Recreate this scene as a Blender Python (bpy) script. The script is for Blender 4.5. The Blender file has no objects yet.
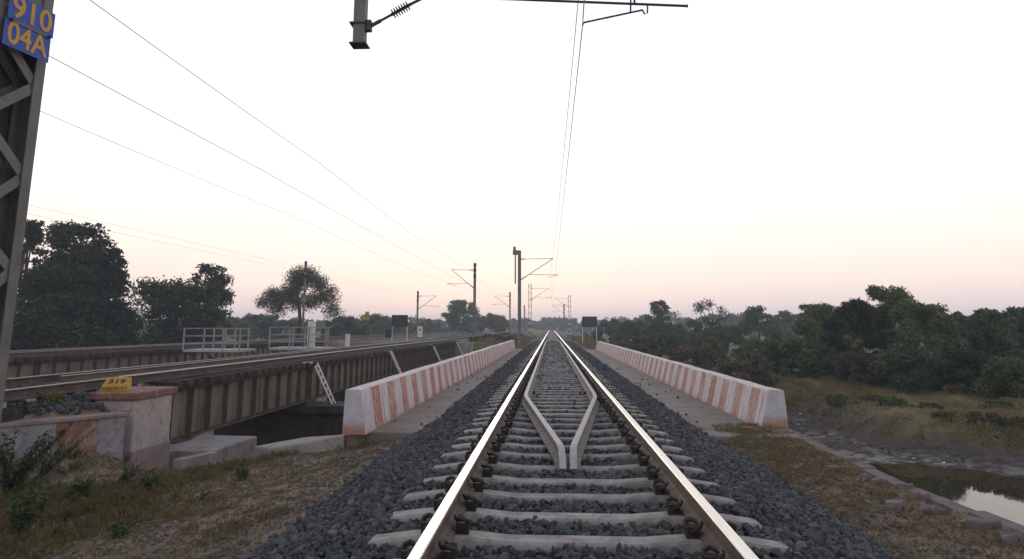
import bpy, bmesh, math, random
import numpy as np
from mathutils import Vector, Matrix

scene = bpy.context.scene
COL = scene.collection
rng = np.random.default_rng(7)
random.seed(7)

# ------------------------------------------------------------------ camera
F = 710.0                      # focal length in pixels of the 1024 px wide frame
PX, PY = 512.0, 211.0          # optical axis in the (cropped) frame
HZ, VX = 327.0, 551.5          # vanishing point of the track
CAM = np.array([-0.158, 0.0, 1.353])
TH = math.atan((HZ - PY) / F)
YAW = math.atan((VX - PX) / math.hypot(F, HZ - PY))
ROLL = 0.003
_f = np.array([-math.sin(YAW) * math.cos(TH), math.cos(YAW) * math.cos(TH), math.sin(TH)])
_r = np.array([math.cos(YAW), math.sin(YAW), 0.0])
_u = np.cross(_r, _f)
CR = _r * math.cos(ROLL) + _u * math.sin(ROLL)
CU = -_r * math.sin(ROLL) + _u * math.cos(ROLL)
cam_data = bpy.data.cameras.new('camera')
cam = bpy.data.objects.new('camera', cam_data)
COL.objects.link(cam)
cam_data.sensor_width = 36.0
cam_data.lens = F / 1024 * 36.0
cam_data.shift_y = (PY - 279.5) / 1024
cam_data.clip_start = 0.05
cam_data.clip_end = 5000
cam.matrix_world = Matrix(((CR[0], CU[0], -_f[0], CAM[0]), (CR[1], CU[1], -_f[1], CAM[1]),
                           (CR[2], CU[2], -_f[2], CAM[2]), (0, 0, 0, 1)))
scene.camera = cam


def ray(px, py):
    return CR * (px - PX) + CU * (PY - py) + _f * F


def on_y(px, py, Y):
    d = ray(px, py)
    return CAM + d * ((Y - CAM[1]) / d[1])


def on_z(px, py, Z):
    d = ray(px, py)
    return CAM + d * ((Z - CAM[2]) / d[2])


def on_x(px, py, X):
    d = ray(px, py)
    return CAM + d * ((X - CAM[0]) / d[0])


# ------------------------------------------------------------------ sky and sun
SUN_EL, SUN_ROT = math.radians(6.0), math.radians(-6.0)
world = bpy.data.worlds.new('World')
scene.world = world
world.use_nodes = True
wn = world.node_tree
sky = wn.nodes.new('ShaderNodeTexSky')
sky.sky_type = 'NISHITA'
sky.sun_disc = False
sky.sun_elevation = SUN_EL
sky.sun_rotation = SUN_ROT
sky.air_density = 1.0
sky.dust_density = 1.0
sky.ozone_density = 1.0
bg = wn.nodes['Background']
bg.inputs[1].default_value = 0.15
# pale dusk veil over the clear sky: one gradient by elevation, the same all round
tc = wn.nodes.new('ShaderNodeTexCoord')
sep = wn.nodes.new('ShaderNodeSeparateXYZ')
wn.links.new(tc.outputs['Generated'], sep.inputs[0])
ramp = wn.nodes.new('ShaderNodeValToRGB')
cr = ramp.color_ramp
for p, c in ((0.0, (4.9, 4.2, 4.65)), (0.028, (6.0, 4.9, 4.85)), (0.06, (6.9, 5.75, 5.15)), (0.11, (7.3, 6.5, 5.85)), (0.18, (7.6, 7.15, 6.7)),
             (0.33, (7.5, 7.5, 7.7)), (0.50, (6.1, 6.35, 7.0)), (0.70, (4.0, 4.25, 5.0)), (1.0, (2.7, 2.95, 3.7))):
    e = cr.elements.new(p) if p not in (0.0, 1.0) else cr.elements[0 if p == 0.0 else -1]
    e.color = (*[v / 9 for v in c], 1)
wn.links.new(sep.outputs['Z'], ramp.inputs[0])
veil = wn.nodes.new('ShaderNodeVectorMath')
veil.operation = 'SCALE'
veil.inputs['Scale'].default_value = 9.0
wn.links.new(ramp.outputs[0], veil.inputs[0])
mixw = wn.nodes.new('ShaderNodeMix')
mixw.data_type = 'RGBA'
mixw.inputs['Factor'].default_value = 0.975
wn.links.new(sky.outputs[0], mixw.inputs['A'])
wn.links.new(veil.outputs[0], mixw.inputs['B'])
wn.links.new(mixw.outputs['Result'], bg.inputs[0])

sun_data = bpy.data.lights.new('sun', 'SUN')
sun_data.energy = 0.35
sun_data.angle = math.radians(15)
sun_data.color = (1.0, 0.86, 0.74)
sun = bpy.data.objects.new('sun', sun_data)
COL.objects.link(sun)
sd = Vector((math.sin(SUN_ROT) * math.cos(SUN_EL), math.cos(SUN_ROT) * math.cos(SUN_EL), math.sin(SUN_EL)))
sun.rotation_euler = sd.to_track_quat('Z', 'Y').to_euler()

vs = scene.view_settings
vs.view_transform = 'Standard'
vs.look = 'None'
vs.exposure = 0.12
vs.gamma = 1.0
scene.render.engine = 'CYCLES'
scene.cycles.use_denoising = True
scene.cycles.max_bounces = 6
scene.cycles.transparent_max_bounces = 8
scene.cycles.volume_bounces = 1

# ------------------------------------------------------------------ materials
MATS = {}


def N(nt, kind, **kw):
    n = nt.nodes.new(kind)
    for k, v in kw.items():
        setattr(n, k, v)
    return n


def L(nt, a, b):
    nt.links.new(a, b)


def mixc(nt, fac, a, b, blend='MIX'):
    m = N(nt, 'ShaderNodeMix', data_type='RGBA', blend_type=blend)
    for s, v in (('Factor', fac), ('A', a), ('B', b)):
        if isinstance(v, (int, float)):
            m.inputs[s].default_value = v
        elif isinstance(v, tuple):
            m.inputs[s].default_value = (*v, 1)
        else:
            L(nt, v, m.inputs[s])
    return m.outputs['Result']


def noise(nt, vec, scale, detail=4, rough=0.6, dist=0.0):
    n = N(nt, 'ShaderNodeTexNoise')
    n.inputs['Scale'].default_value = scale
    n.inputs['Detail'].default_value = detail
    n.inputs['Roughness'].default_value = rough
    n.inputs['Distortion'].default_value = dist
    if vec is not None:
        L(nt, vec, n.inputs['Vector'])
    return n.outputs['Fac']


def rmap(nt, v, a, b, c=0.0, d=1.0):
    m = N(nt, 'ShaderNodeMapRange')
    L(nt, v, m.inputs[0])
    for i, x in enumerate((a, b, c, d)):
        m.inputs[i + 1].default_value = x
    return m.outputs[0]


def math_(nt, op, a, b=None):
    m = N(nt, 'ShaderNodeMath', operation=op)
    for i, v in enumerate((a, b)):
        if v is None:
            continue
        if isinstance(v, (int, float)):
            m.inputs[i].default_value = v
        else:
            L(nt, v, m.inputs[i])
    return m.outputs[0]


def base_mat(name, rough=0.8, metal=0.0, spec=0.3):
    m = bpy.data.materials.new(name)
    m.use_nodes = True
    nt = m.node_tree
    b = nt.nodes['Principled BSDF']
    b.inputs['Roughness'].default_value = rough
    b.inputs['Metallic'].default_value = metal
    b.inputs['Specular IOR Level'].default_value = spec
    MATS[name] = m
    return m, nt, b


def bump(nt, b, h, strength=0.4, dist=0.02):
    n = N(nt, 'ShaderNodeBump')
    n.inputs['Strength'].default_value = strength
    n.inputs['Distance'].default_value = dist
    L(nt, h, n.inputs['Height'])
    L(nt, n.outputs[0], b.inputs['Normal'])


def surf(name, c1, c2, scale=3.0, rough=0.85, metal=0.0, c3=None, s3=14.0, a3=(0.52, 0.68), bump_s=0.35, bump_d=0.01,
         bscale=30.0, coord='Object', spec=0.3, vary=0.0, island=False, stretch=None):
    """weathered surface: two tones in large blotches, a third as stains, fine relief"""
    m, nt, b = base_mat(name, rough, metal, spec)
    t = N(nt, 'ShaderNodeTexCoord')
    v = t.outputs[coord]
    if stretch:
        mp = N(nt, 'ShaderNodeMapping')
        mp.inputs['Scale'].default_value = stretch
        L(nt, v, mp.inputs[0])
        v = mp.outputs[0]
    col = mixc(nt, rmap(nt, noise(nt, v, scale), 0.3, 0.7), c1, c2)
    if c3:
        col = mixc(nt, rmap(nt, noise(nt, v, s3, 6, 0.65, 0.4), *a3), col, c3)
    if vary or island:
        if island:
            g = N(nt, 'ShaderNodeNewGeometry')
            rv = g.outputs['Random Per Island']
        else:
            o = N(nt, 'ShaderNodeObjectInfo')
            rv = o.outputs['Random']
        col = mixc(nt, 1.0, col, mixc(nt, rv, (1 - vary,) * 3, (1 + vary,) * 3), 'MULTIPLY')
    L(nt, col, b.inputs['Base Color'])
    bump(nt, b, noise(nt, v, bscale, 5, 0.7), bump_s, bump_d)
    return m


surf('sleeper_concrete', (.31, .285, .275), (.21, .188, .178), 5, c3=(.125, .098, .08), s3=6, a3=(.46, .72), vary=.16)
surf('ballast_bed', (.032, .032, .036), (.019, .019, .022), 25, rough=.9, bscale=22, bump_s=1.0, bump_d=.05, c3=(.06, .057, .058), s3=18, a3=(.5, .6))
surf('ballast_dusty', (.17, .15, .145), (.11, .10, .10), 8, rough=.9, bscale=22, bump_s=1.0, bump_d=.03)
surf('rail_side', (.14, .10, .075), (.075, .055, .045), 4, rough=.75, c3=(.19, .14, .1), s3=25, bump_s=.2, bump_d=.003, metal=.15)
surf('guard_top', (.37, .345, .335), (.28, .255, .245), 6, rough=.6, c3=(.22, .17, .14), s3=16, bump_s=.15, bump_d=.003)
surf('guard_side', (.20, .175, .16), (.12, .10, .09), 4, rough=.8, c3=(.26, .23, .22), s3=20, bump_s=.2, bump_d=.003)
surf('clip_iron', (.045, .034, .03), (.022, .018, .018), 30, rough=.6, metal=.3, bump_s=.2, bump_d=.002)
surf('deck_concrete', (.225, .185, .165), (.15, .12, .105), 1.2, c3=(.115, .095, .08), s3=5, a3=(.5, .7), bump_s=.5)
surf('old_concrete', (.30, .27, .26), (.20, .175, .165), 1.5, c3=(.12, .10, .09), s3=4, a3=(.5, .72), bump_s=.6)
surf('dark_concrete', (.06, .05, .044), (.03, .025, .023), 1.5, c3=(.02, .018, .016), s3=3, a3=(.45, .7), bump_s=.6)
surf('girder_steel', (.20, .158, .123), (.125, .096, .076), 1.1, rough=.7, c3=(.075, .044, .03), s3=3.2, a3=(.46, .68), stretch=(1, 1.6, .3), bump_s=.2, vary=.12)
surf('girder_dark', (.078, .058, .047), (.045, .035, .03), 2, rough=.75, c3=(.12, .075, .05), s3=6, bump_s=.2)
surf('stiffener_steel', (.13, .10, .08), (.08, .062, .05), 2, rough=.75, c3=(.06, .04, .03), s3=6, bump_s=.2)
surf('bridge_timber', (.05, .04, .035), (.028, .023, .021), 6, rough=.9, vary=.3)
surf('galvanised', (.34, .34, .36), (.26, .26, .28), 4, rough=.55, metal=.35, c3=(.18, .15, .13), s3=9, a3=(.6, .8), bump_s=.1)
surf('mast_steel', (.165, .16, .16), (.11, .105, .105), 3, rough=.6, metal=.25, c3=(.13, .08, .055), s3=7, a3=(.58, .75), bump_s=.15)
surf('dark_steel', (.055, .058, .068), (.035, .037, .044), 6, rough=.55, metal=.3, bump_s=.1)
surf('wire_metal', (.06, .05, .05), (.04, .035, .035), 6, rough=.5, metal=.4, bump_s=0)
surf('pale_wire', (.5, .48, .48), (.44, .42, .42), 6, rough=.5, metal=.4, bump_s=0)
surf('white_paint', (.60, .57, .57), (.48, .45, .45), 4, rough=.6, c3=(.3, .24, .21), s3=9, a3=(.56, .75), bump_s=.15)
surf('rail_paint', (.27, .26, .28), (.19, .185, .20), 4, rough=.6, c3=(.2, .15, .12), s3=9, bump_s=.1)
surf('black_paint', (.022, .024, .028), (.015, .016, .02), 4, rough=.6, bump_s=.1)
surf('slate_paint', (.035, .045, .06), (.025, .032, .045), 4, rough=.6, bump_s=.1)
surf('plate_blue', (.035, .085, .40), (.03, .07, .32), 8, rough=.45, c3=(.1, .12, .3), s3=20, a3=(.62, .8), bump_s=.1, bump_d=.003)
surf('plate_yellow', (.55, .30, .05), (.47, .25, .05), 12, rough=.5, bump_s=.1)
surf('marker_yellow', (.38, .225, .022), (.30, .17, .02), 12, rough=.6, c3=(.3, .17, .04), s3=16, bump_s=.2)
surf('letter_black', (.02, .018, .015), (.03, .025, .02), 12, rough=.6, bump_s=0)
surf('rust_plaster', (.20, .096, .07), (.13, .064, .05), 3, c3=(.27, .19, .165), s3=5, a3=(.48, .66), bump_s=.4)
surf('white_plaster', (.40, .345, .335), (.30, .25, .24), 3, c3=(.17, .115, .095), s3=5, a3=(.53, .7), bump_s=.4)
surf('grey_plaster', (.27, .26, .275), (.19, .18, .19), 4, c3=(.09, .082, .08), s3=7, a3=(.5, .7), bump_s=.5)
surf('pink_plaster', (.25, .185, .18), (.18, .135, .13), 4, c3=(.17, .12, .11), s3=8, a3=(.52, .72), bump_s=.4)
surf('coping_plaster', (.185, .135, .135), (.125, .092, .092), 3, c3=(.075, .058, .056), s3=7, a3=(.48, .7), bump_s=.7, bump_d=.02)
surf('rubble_stone', (.17, .14, .14), (.10, .082, .08), 5, c3=(.06, .05, .05), s3=9, bump_s=.6, bump_d=.02, vary=.25)
surf('bark', (.06, .048, .04), (.035, .028, .024), 6, rough=.95, bump_s=.6, bump_d=.03)
surf('debris_white', (.6, .6, .62), (.5, .5, .52), 6, rough=.6)


def ballast_mat():
    m, nt, b = base_mat('ballast', .8, 0, .3)
    t = N(nt, 'ShaderNodeTexCoord')
    v = t.outputs['Object']
    g = N(nt, 'ShaderNodeNewGeometry')
    rr = N(nt, 'ShaderNodeValToRGB')
    e = rr.color_ramp.elements
    e[0].color, e[1].color = (.026, .027, .031, 1), (.115, .108, .105, 1)
    for p, c in ((.35, (.042, .045, .055)), (.7, (.062, .066, .079)), (.88, (.085, .074, .064))):
        e.new(p).color = (*c, 1)
    L(nt, g.outputs['Random Per Island'], rr.inputs[0])
    s_ = N(nt, 'ShaderNodeSeparateXYZ')
    L(nt, v, s_.inputs[0])
    near = rmap(nt, math_(nt, 'ABSOLUTE', math_(nt, 'SUBTRACT', math_(nt, 'ABSOLUTE', s_.outputs[0]), .87)), .05, .4, .55, 0)
    dust = math_(nt, 'MULTIPLY', near, rmap(nt, noise(nt, v, 6, 5, .7), .35, .65))
    col = mixc(nt, dust, rr.outputs[0], (.085, .062, .048))
    col = mixc(nt, rmap(nt, noise(nt, v, 1.1, 5, .65), .54, .74, 0, .6), col, (.11, .094, .082))
    L(nt, col, b.inputs['Base Color'])
    bump(nt, b, noise(nt, v, 120, 4, .7), .3, .004)


ballast_mat()


def foliage(name, c1, c2, c3, trans=.25):
    m, nt, b = base_mat(name, .65, 0, .25)
    g = N(nt, 'ShaderNodeNewGeometry')
    t = N(nt, 'ShaderNodeTexCoord')
    o = N(nt, 'ShaderNodeObjectInfo')
    col = mixc(nt, g.outputs['Random Per Island'], c1, c2)
    col = mixc(nt, rmap(nt, noise(nt, t.outputs['Object'], .7, 3), .42, .68), col, c3)
    col = mixc(nt, 1.0, col, mixc(nt, o.outputs['Random'], (.7, .74, .8), (1.3, 1.22, 1.05)), 'MULTIPLY')
    L(nt, col, b.inputs['Base Color'])
    tr = N(nt, 'ShaderNodeBsdfTranslucent')
    L(nt, col, tr.inputs[0])
    ms = N(nt, 'ShaderNodeMixShader')
    ms.inputs[0].default_value = trans
    L(nt, b.outputs[0], ms.inputs[1])
    L(nt, tr.outputs[0], ms.inputs[2])
    L(nt, ms.outputs[0], nt.nodes['Material Output'].inputs[0])
    return m


foliage('leaf_dark', (.013, .022, .011), (.026, .040, .017), (.032, .044, .020), .15)
foliage('leaf_mid', (.042, .068, .026), (.078, .108, .040), (.095, .118, .048))
foliage('leaf_light', (.075, .10, .040), (.11, .14, .055), (.085, .10, .045))
foliage('leaf_olive', (.060, .064, .036), (.095, .092, .050), (.052, .058, .034))
foliage('leaf_brown', (.070, .055, .042), (.10, .082, .055), (.055, .05, .04))
foliage('grass_dry', (.16, .122, .058), (.27, .21, .11), (.15, .125, .055), .3)
foliage('grass_green', (.065, .078, .028), (.13, .13, .048), (.18, .15, .07), .3)
foliage('weed_green', (.030, .050, .024), (.055, .082, .034), (.065, .08, .034), .2)


def polished():
    m, nt, b = base_mat('rail_head', .26, .95, .5)
    t = N(nt, 'ShaderNodeTexCoord')
    mp = N(nt, 'ShaderNodeMapping')
    mp.inputs['Scale'].default_value = (14, .25, 14)
    L(nt, t.outputs['Object'], mp.inputs[0])
    n = noise(nt, mp.outputs[0], 3, 5)
    L(nt, mixc(nt, n, (.76, .72, .67), (.60, .565, .52)), b.inputs['Base Color'])
    L(nt, rmap(nt, n, .3, .7, .2, .34), b.inputs['Roughness'])


polished()


def striped_wall(name, y0, period, duty):
    m, nt, b = base_mat(name, .85)
    t = N(nt, 'ShaderNodeTexCoord')
    v = t.outputs['Object']
    s = N(nt, 'ShaderNodeSeparateXYZ')
    L(nt, v, s.inputs[0])
    wob = math_(nt, 'MULTIPLY', math_(nt, 'SUBTRACT', noise(nt, v, 5, 4), .5), .16)
    ph = math_(nt, 'FRACT', math_(nt, 'DIVIDE', math_(nt, 'SUBTRACT', math_(nt, 'ADD', s.outputs[1], wob), y0), period))
    st = math_(nt, 'LESS_THAN', ph, duty)
    st = math_(nt, 'MULTIPLY', st, math_(nt, 'GREATER_THAN', s.outputs[1], y0))
    g = N(nt, 'ShaderNodeNewGeometry')
    sn = N(nt, 'ShaderNodeSeparateXYZ')
    L(nt, g.outputs['Normal'], sn.inputs[0])
    face = math_(nt, 'GREATER_THAN', math_(nt, 'ABSOLUTE', sn.outputs[0]), .8)
    st = math_(nt, 'MULTIPLY', st, face)
    worn = rmap(nt, noise(nt, v, 1.1, 3, .6), .34, .6)
    worn2 = rmap(nt, noise(nt, v, 14, 6, .7), .30, .52)
    fac = math_(nt, 'MULTIPLY', math_(nt, 'MULTIPLY', st, worn2), math_(nt, 'ADD', math_(nt, 'MULTIPLY', worn, .38), .6))
    mp = N(nt, 'ShaderNodeMapping')
    mp.inputs['Scale'].default_value = (4, 4, .7)
    L(nt, v, mp.inputs[0])
    white = mixc(nt, rmap(nt, noise(nt, mp.outputs[0], 2.2, 6, .7), .42, .72), (.56, .505, .50), (.36, .305, .295))
    white = mixc(nt, rmap(nt, noise(nt, v, 22, 5, .7), .6, .72), white, (.27, .20, .18))
    foot = math_(nt, 'MULTIPLY', rmap(nt, math_(nt, 'ADD', s.outputs[2], math_(nt, 'MULTIPLY', noise(nt, v, 3, 4), .3)), -.02, -.22), .8)
    white = mixc(nt, foot, white, (.30, .185, .145))
    col = mixc(nt, fac, white, mixc(nt, noise(nt, v, 6, 5), (.38, .125, .078), (.29, .095, .065)))
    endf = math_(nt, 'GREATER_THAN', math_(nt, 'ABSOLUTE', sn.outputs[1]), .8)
    endc = mixc(nt, rmap(nt, noise(nt, v, 5, 6, .7), .4, .7), (.44, .43, .475), (.33, .315, .34))  # plain whitish end faces, their cool dim shade put into the colour
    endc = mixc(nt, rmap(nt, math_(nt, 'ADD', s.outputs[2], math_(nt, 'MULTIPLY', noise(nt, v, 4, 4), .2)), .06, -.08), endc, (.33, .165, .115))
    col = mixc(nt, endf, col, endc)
    mp2 = N(nt, 'ShaderNodeMapping')
    mp2.inputs['Scale'].default_value = (9, 9, .35)
    L(nt, v, mp2.inputs[0])
    drip = math_(nt, 'MULTIPLY', rmap(nt, noise(nt, mp2.outputs[0], 1.6, 5, .7), .56, .74), rmap(nt, noise(nt, v, .8, 3), .4, .6))
    col = mixc(nt, math_(nt, 'MULTIPLY', drip, .6), col, (.16, .125, .11))
    jn = math_(nt, 'LESS_THAN', math_(nt, 'FRACT', math_(nt, 'DIVIDE', math_(nt, 'ADD', s.outputs[1], math_(nt, 'MULTIPLY', wob, .12)), 4.1)), .006)
    col = mixc(nt, math_(nt, 'MULTIPLY', jn, .8), col, (.09, .075, .07))
    chip = rmap(nt, noise(nt, v, 9, 7, .75, .3), .66, .70)
    col = mixc(nt, chip, col, (.22, .19, .175))
    L(nt, col, b.inputs['Base Color'])
    bump(nt, b, noise(nt, v, 18, 6, .7), .35, .012)


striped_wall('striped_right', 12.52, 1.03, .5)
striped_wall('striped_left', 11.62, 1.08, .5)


def ground_mat():
    m, nt, b = base_mat('ground_soil', .95, 0, .15)
    t = N(nt, 'ShaderNodeTexCoord')
    v = t.outputs['Object']
    a = N(nt, 'ShaderNodeVertexColor')
    a.layer_name = 'zone'
    sp = N(nt, 'ShaderNodeSeparateColor')
    L(nt, a.outputs[0], sp.inputs[0])
    dirt = mixc(nt, rmap(nt, noise(nt, v, .9, 6), .35, .65), (.205, .152, .110), (.115, .084, .062))
    dirt = mixc(nt, rmap(nt, noise(nt, v, 7, 6, .7), .5, .62), dirt, (.235, .182, .142))
    dirt = mixc(nt, rmap(nt, noise(nt, v, 30, 4, .7), .56, .66), dirt, (.045, .038, .036))
    field = mixc(nt, rmap(nt, noise(nt, v, .16, 6, .65), .38, .62), (.085, .085, .036), (.145, .115, .055))
    field = mixc(nt, rmap(nt, noise(nt, v, 1.1, 6, .7), .48, .66), field, (.045, .052, .024))
    mud = mixc(nt, rmap(nt, noise(nt, v, .7, 6, .6), .35, .65), (.040, .031, .026), (.066, .053, .046))
    col = mixc(nt, sp.outputs[0], dirt, field)
    col = mixc(nt, sp.outputs[1], col, mud)
    fine = noise(nt, v, 4.5, 9, .8)
    col = mixc(nt, 1.0, col, mixc(nt, rmap(nt, fine, .3, .7), (.55, .55, .55), (1.5, 1.5, 1.5)), 'MULTIPLY')
    L(nt, col, b.inputs['Base Color'])
    wet = math_(nt, 'MULTIPLY', sp.outputs[2], rmap(nt, noise(nt, v, 2.2, 7, .7), .47, .55))
    L(nt, rmap(nt, wet, 0, 1, .95, .3), b.inputs['Roughness'])
    L(nt, rmap(nt, wet, 0, 1, .15, .5), b.inputs['Specular IOR Level'])
    bump(nt, b, noise(nt, v, 9, 8, .75), .9, .05)


ground_mat()


def water_mat():
    m, nt, b = base_mat('water', .03, 0, .5)
    t = N(nt, 'ShaderNodeTexCoord')
    b.inputs['Base Color'].default_value = (.028, .022, .012, 1)
    b.inputs['IOR'].default_value = 1.33
    bump(nt, b, noise(nt, t.outputs['Object'], 2.0, 3), .04, .02)


water_mat()


# ------------------------------------------------------------------ mesh helpers
class MB:
    def __init__(self):
        self.v, self.f, self.m = [], [], []

    def add(self, vs_, fs, mi=0):
        o = len(self.v)
        self.v += [tuple(map(float, p)) for p in vs_]
        self.f += [tuple(i + o for i in q) for q in fs]
        self.m += [mi] * len(fs)
        return self

    def box(self, x0, x1, y0, y1, z0, z1, mi=0):
        vs_ = [(x, y, z) for z in (z0, z1) for y in (y0, y1) for x in (x0, x1)]
        return self.add(vs_, [(0, 2, 3, 1), (4, 5, 7, 6), (0, 1, 5, 4), (2, 6, 7, 3), (0, 4, 6, 2), (1, 3, 7, 5)], mi)

    def beam(self, a, b, w, h, up=(0, 0, 1), mi=0):
        a, b = Vector(a), Vector(b)
        d = (b - a).normalized()
        s = d.cross(Vector(up))
        s = s.normalized() if s.length > 1e-4 else Vector((1, 0, 0))
        u = s.cross(d).normalized()
        vs_ = [p + s * (i * w / 2) + u * (j * h / 2) for p in (a, b) for i, j in ((-1, -1), (1, -1), (1, 1), (-1, 1))]
        return self.add(vs_, [(3, 2, 1, 0), (4, 5, 6, 7), (0, 1, 5, 4), (1, 2, 6, 5), (2, 3, 7, 6), (3, 0, 4, 7)], mi)

    def tube(self, pts, radii, n=6, mi=0, cap=True):
        pts = [Vector(p) for p in pts]
        if isinstance(radii, (int, float)):
            radii = [radii] * len(pts)
        rings = []
        ref = None
        for i, p in enumerate(pts):
            d = (pts[min(i + 1, len(pts) - 1)] - pts[max(i - 1, 0)])
            d = d.normalized() if d.length > 1e-9 else Vector((0, 0, 1))
            if ref is None:
                ref = Vector((0, 0, 1)) if abs(d.z) < .9 else Vector((1, 0, 0))
            s = d.cross(ref).normalized()
            u = s.cross(d).normalized()
            ref = u
            rings.append([p + (s * math.cos(2 * math.pi * k / n) + u * math.sin(2 * math.pi * k / n)) * radii[i] for k in range(n)])
        vs_ = [q for r in rings for q in r]
        fs = [(i * n + k, i * n + (k + 1) % n, (i + 1) * n + (k + 1) % n, (i + 1) * n + k) for i in range(len(pts) - 1) for k in range(n)]
        if cap:
            fs += [tuple(reversed(range(n))), tuple(range((len(pts) - 1) * n, len(pts) * n))]
        return self.add(vs_, fs, mi)

    def sweep(self, prof, path, mats, closed=True):
        """profile of (u, z) swept along a path of points; u is sideways"""
        n = len(prof)
        rings = []
        for i, p in enumerate(path):
            p = Vector(p)
            d = Vector(path[min(i + 1, len(path) - 1)]) - Vector(path[max(i - 1, 0)])
            flat = Vector((d.x, d.y, 0)).normalized()
            s = Vector((flat.y, -flat.x, 0))
            up = s.cross(d.normalized())
            rings.append([p + s * u + up * z for u, z in prof])
        o = len(self.v)
        self.v += [tuple(q) for r in rings for q in r]
        for i in range(len(path) - 1):
            for k in range(n):
                k2 = (k + 1) % n
                self.f.append((o + i * n + k, o + i * n + k2, o + (i + 1) * n + k2, o + (i + 1) * n + k))
                self.m.append(mats[k])
        self.f.append(tuple(o + k for k in reversed(range(n))))
        self.f.append(tuple(o + (len(path) - 1) * n + k for k in range(n)))
        self.m += [mats[0], mats[0]]
        return self

    def mesh(self, name, mats, smooth=False, fix=True):
        me = bpy.data.meshes.new(name)
        me.from_pydata(self.v, [], self.f)
        for m in (mats if isinstance(mats, (list, tuple)) else [mats]):
            me.materials.append(MATS[m])
        me.polygons.foreach_set('material_index', self.m)
        if smooth:
            me.polygons.foreach_set('use_smooth', [True] * len(me.polygons))
        if fix:
            bm = bmesh.new()
            bm.from_mesh(me)
            bmesh.ops.recalc_face_normals(bm, faces=bm.faces)
            bm.to_mesh(me)
            bm.free()
        me.update()
        return me

    def build(self, name, mats, parent=None, loc=(0, 0, 0), smooth=False, bevel=0, fix=True):
        return ob(name, self.mesh(name, mats, smooth, fix), parent, loc, bevel)


def ob(name, data, parent=None, loc=(0, 0, 0), bevel=0):
    o = bpy.data.objects.new(name, data)
    COL.objects.link(o)
    o.location = loc
    if parent is not None:
        o.parent = parent
    if bevel:
        md = o.modifiers.new('bevel', 'BEVEL')
        md.width = bevel
        md.segments = 2
        md.limit_method = 'ANGLE'
        md.angle_limit = math.radians(40)
    return o


def tag(o, label, cat, group=None, kind=None):
    o['label'] = label
    o['category'] = cat
    if group:
        o['group'] = group
    if kind:
        o['kind'] = kind
    return o


def thing(name, label, cat, loc=(0, 0, 0), group=None, rotz=0.0):
    o = ob(name, None, None, loc)
    o.rotation_euler.z = rotz
    return tag(o, label, cat, group)


def np_mesh(name, verts, faces, mat, nper):
    """fast mesh of equal-sized polygons"""
    me = bpy.data.meshes.new(name)
    nv, nf = len(verts), len(faces)
    me.vertices.add(nv)
    me.vertices.foreach_set('co', np.ascontiguousarray(verts, np.float32).ravel())
    me.loops.add(nf * nper)
    me.loops.foreach_set('vertex_index', np.ascontiguousarray(faces, np.int32).ravel())
    me.polygons.add(nf)
    me.polygons.foreach_set('loop_start', np.arange(0, nf * nper, nper, dtype=np.int32))
    me.polygons.foreach_set('use_smooth', np.zeros(nf, bool))
    me.update(calc_edges=True)
    me.materials.append(MATS[mat])
    return me


def text_mesh(body, size, mat, width=None, offset=0.0, bold=.004):
    cu = bpy.data.curves.new('lettering', 'FONT')
    cu.body = body
    cu.size = size
    cu.align_x = 'CENTER'
    cu.align_y = 'CENTER'
    cu.extrude = 0.002
    cu.offset = offset
    o = bpy.data.objects.new('lettering', cu)
    COL.objects.link(o)
    bpy.context.view_layer.update()
    dg = bpy.context.evaluated_depsgraph_get()
    me = bpy.data.meshes.new_from_object(o.evaluated_get(dg))
    bpy.data.objects.remove(o)
    if bold:
        base = [v.co.copy() for v in me.vertices]
        bm = bmesh.new()
        for dx_, dy_ in ((0, 0), (bold, 0), (-bold, 0), (0, bold), (0, -bold)):
            b2 = bmesh.new()
            b2.from_mesh(me)
            bmesh.ops.translate(b2, verts=b2.verts, vec=(dx_, dy_, .00012 * (dx_ > 0) + .00024 * (dx_ < 0) + .00036 * (dy_ > 0) + .00048 * (dy_ < 0)))
            tmp_ = bpy.data.meshes.new('glyph')
            b2.to_mesh(tmp_)
            b2.free()
            bm.from_mesh(tmp_)
            bpy.data.meshes.remove(tmp_)
        bm.to_mesh(me)
        bm.free()
    if width:
        xs = [v.co.x for v in me.vertices]
        k = width / (max(xs) - min(xs))
        for v in me.vertices:
            v.co.x *= k
    me.materials.clear()
    me.materials.append(MATS[mat])
    return me


def ss(a, b, x):
    t = np.clip((np.asarray(x, float) - a) / (b - a), 0, 1)
    return t * t * (3 - 2 * t)


_tab = np.random.default_rng(3).random((256, 256))


def vnoise(x, y, s):
    x = np.asarray(x, float) * s + 57.3
    y = np.asarray(y, float) * s + 91.7
    xi, yi = np.floor(x).astype(int), np.floor(y).astype(int)
    fx, fy = x - xi, y - yi
    fx, fy = fx * fx * (3 - 2 * fx), fy * fy * (3 - 2 * fy)
    g = lambda i, j: _tab[i % 256, j % 256]
    return ((g(xi, yi) * (1 - fx) + g(xi + 1, yi) * fx) * (1 - fy) + (g(xi, yi + 1) * (1 - fx) + g(xi + 1, yi + 1) * fx) * fy) - .5


def fbm(x, y, s, o=4):
    return sum(vnoise(x, y, s * 2.1 ** k) / 1.9 ** k for k in range(o))


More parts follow.
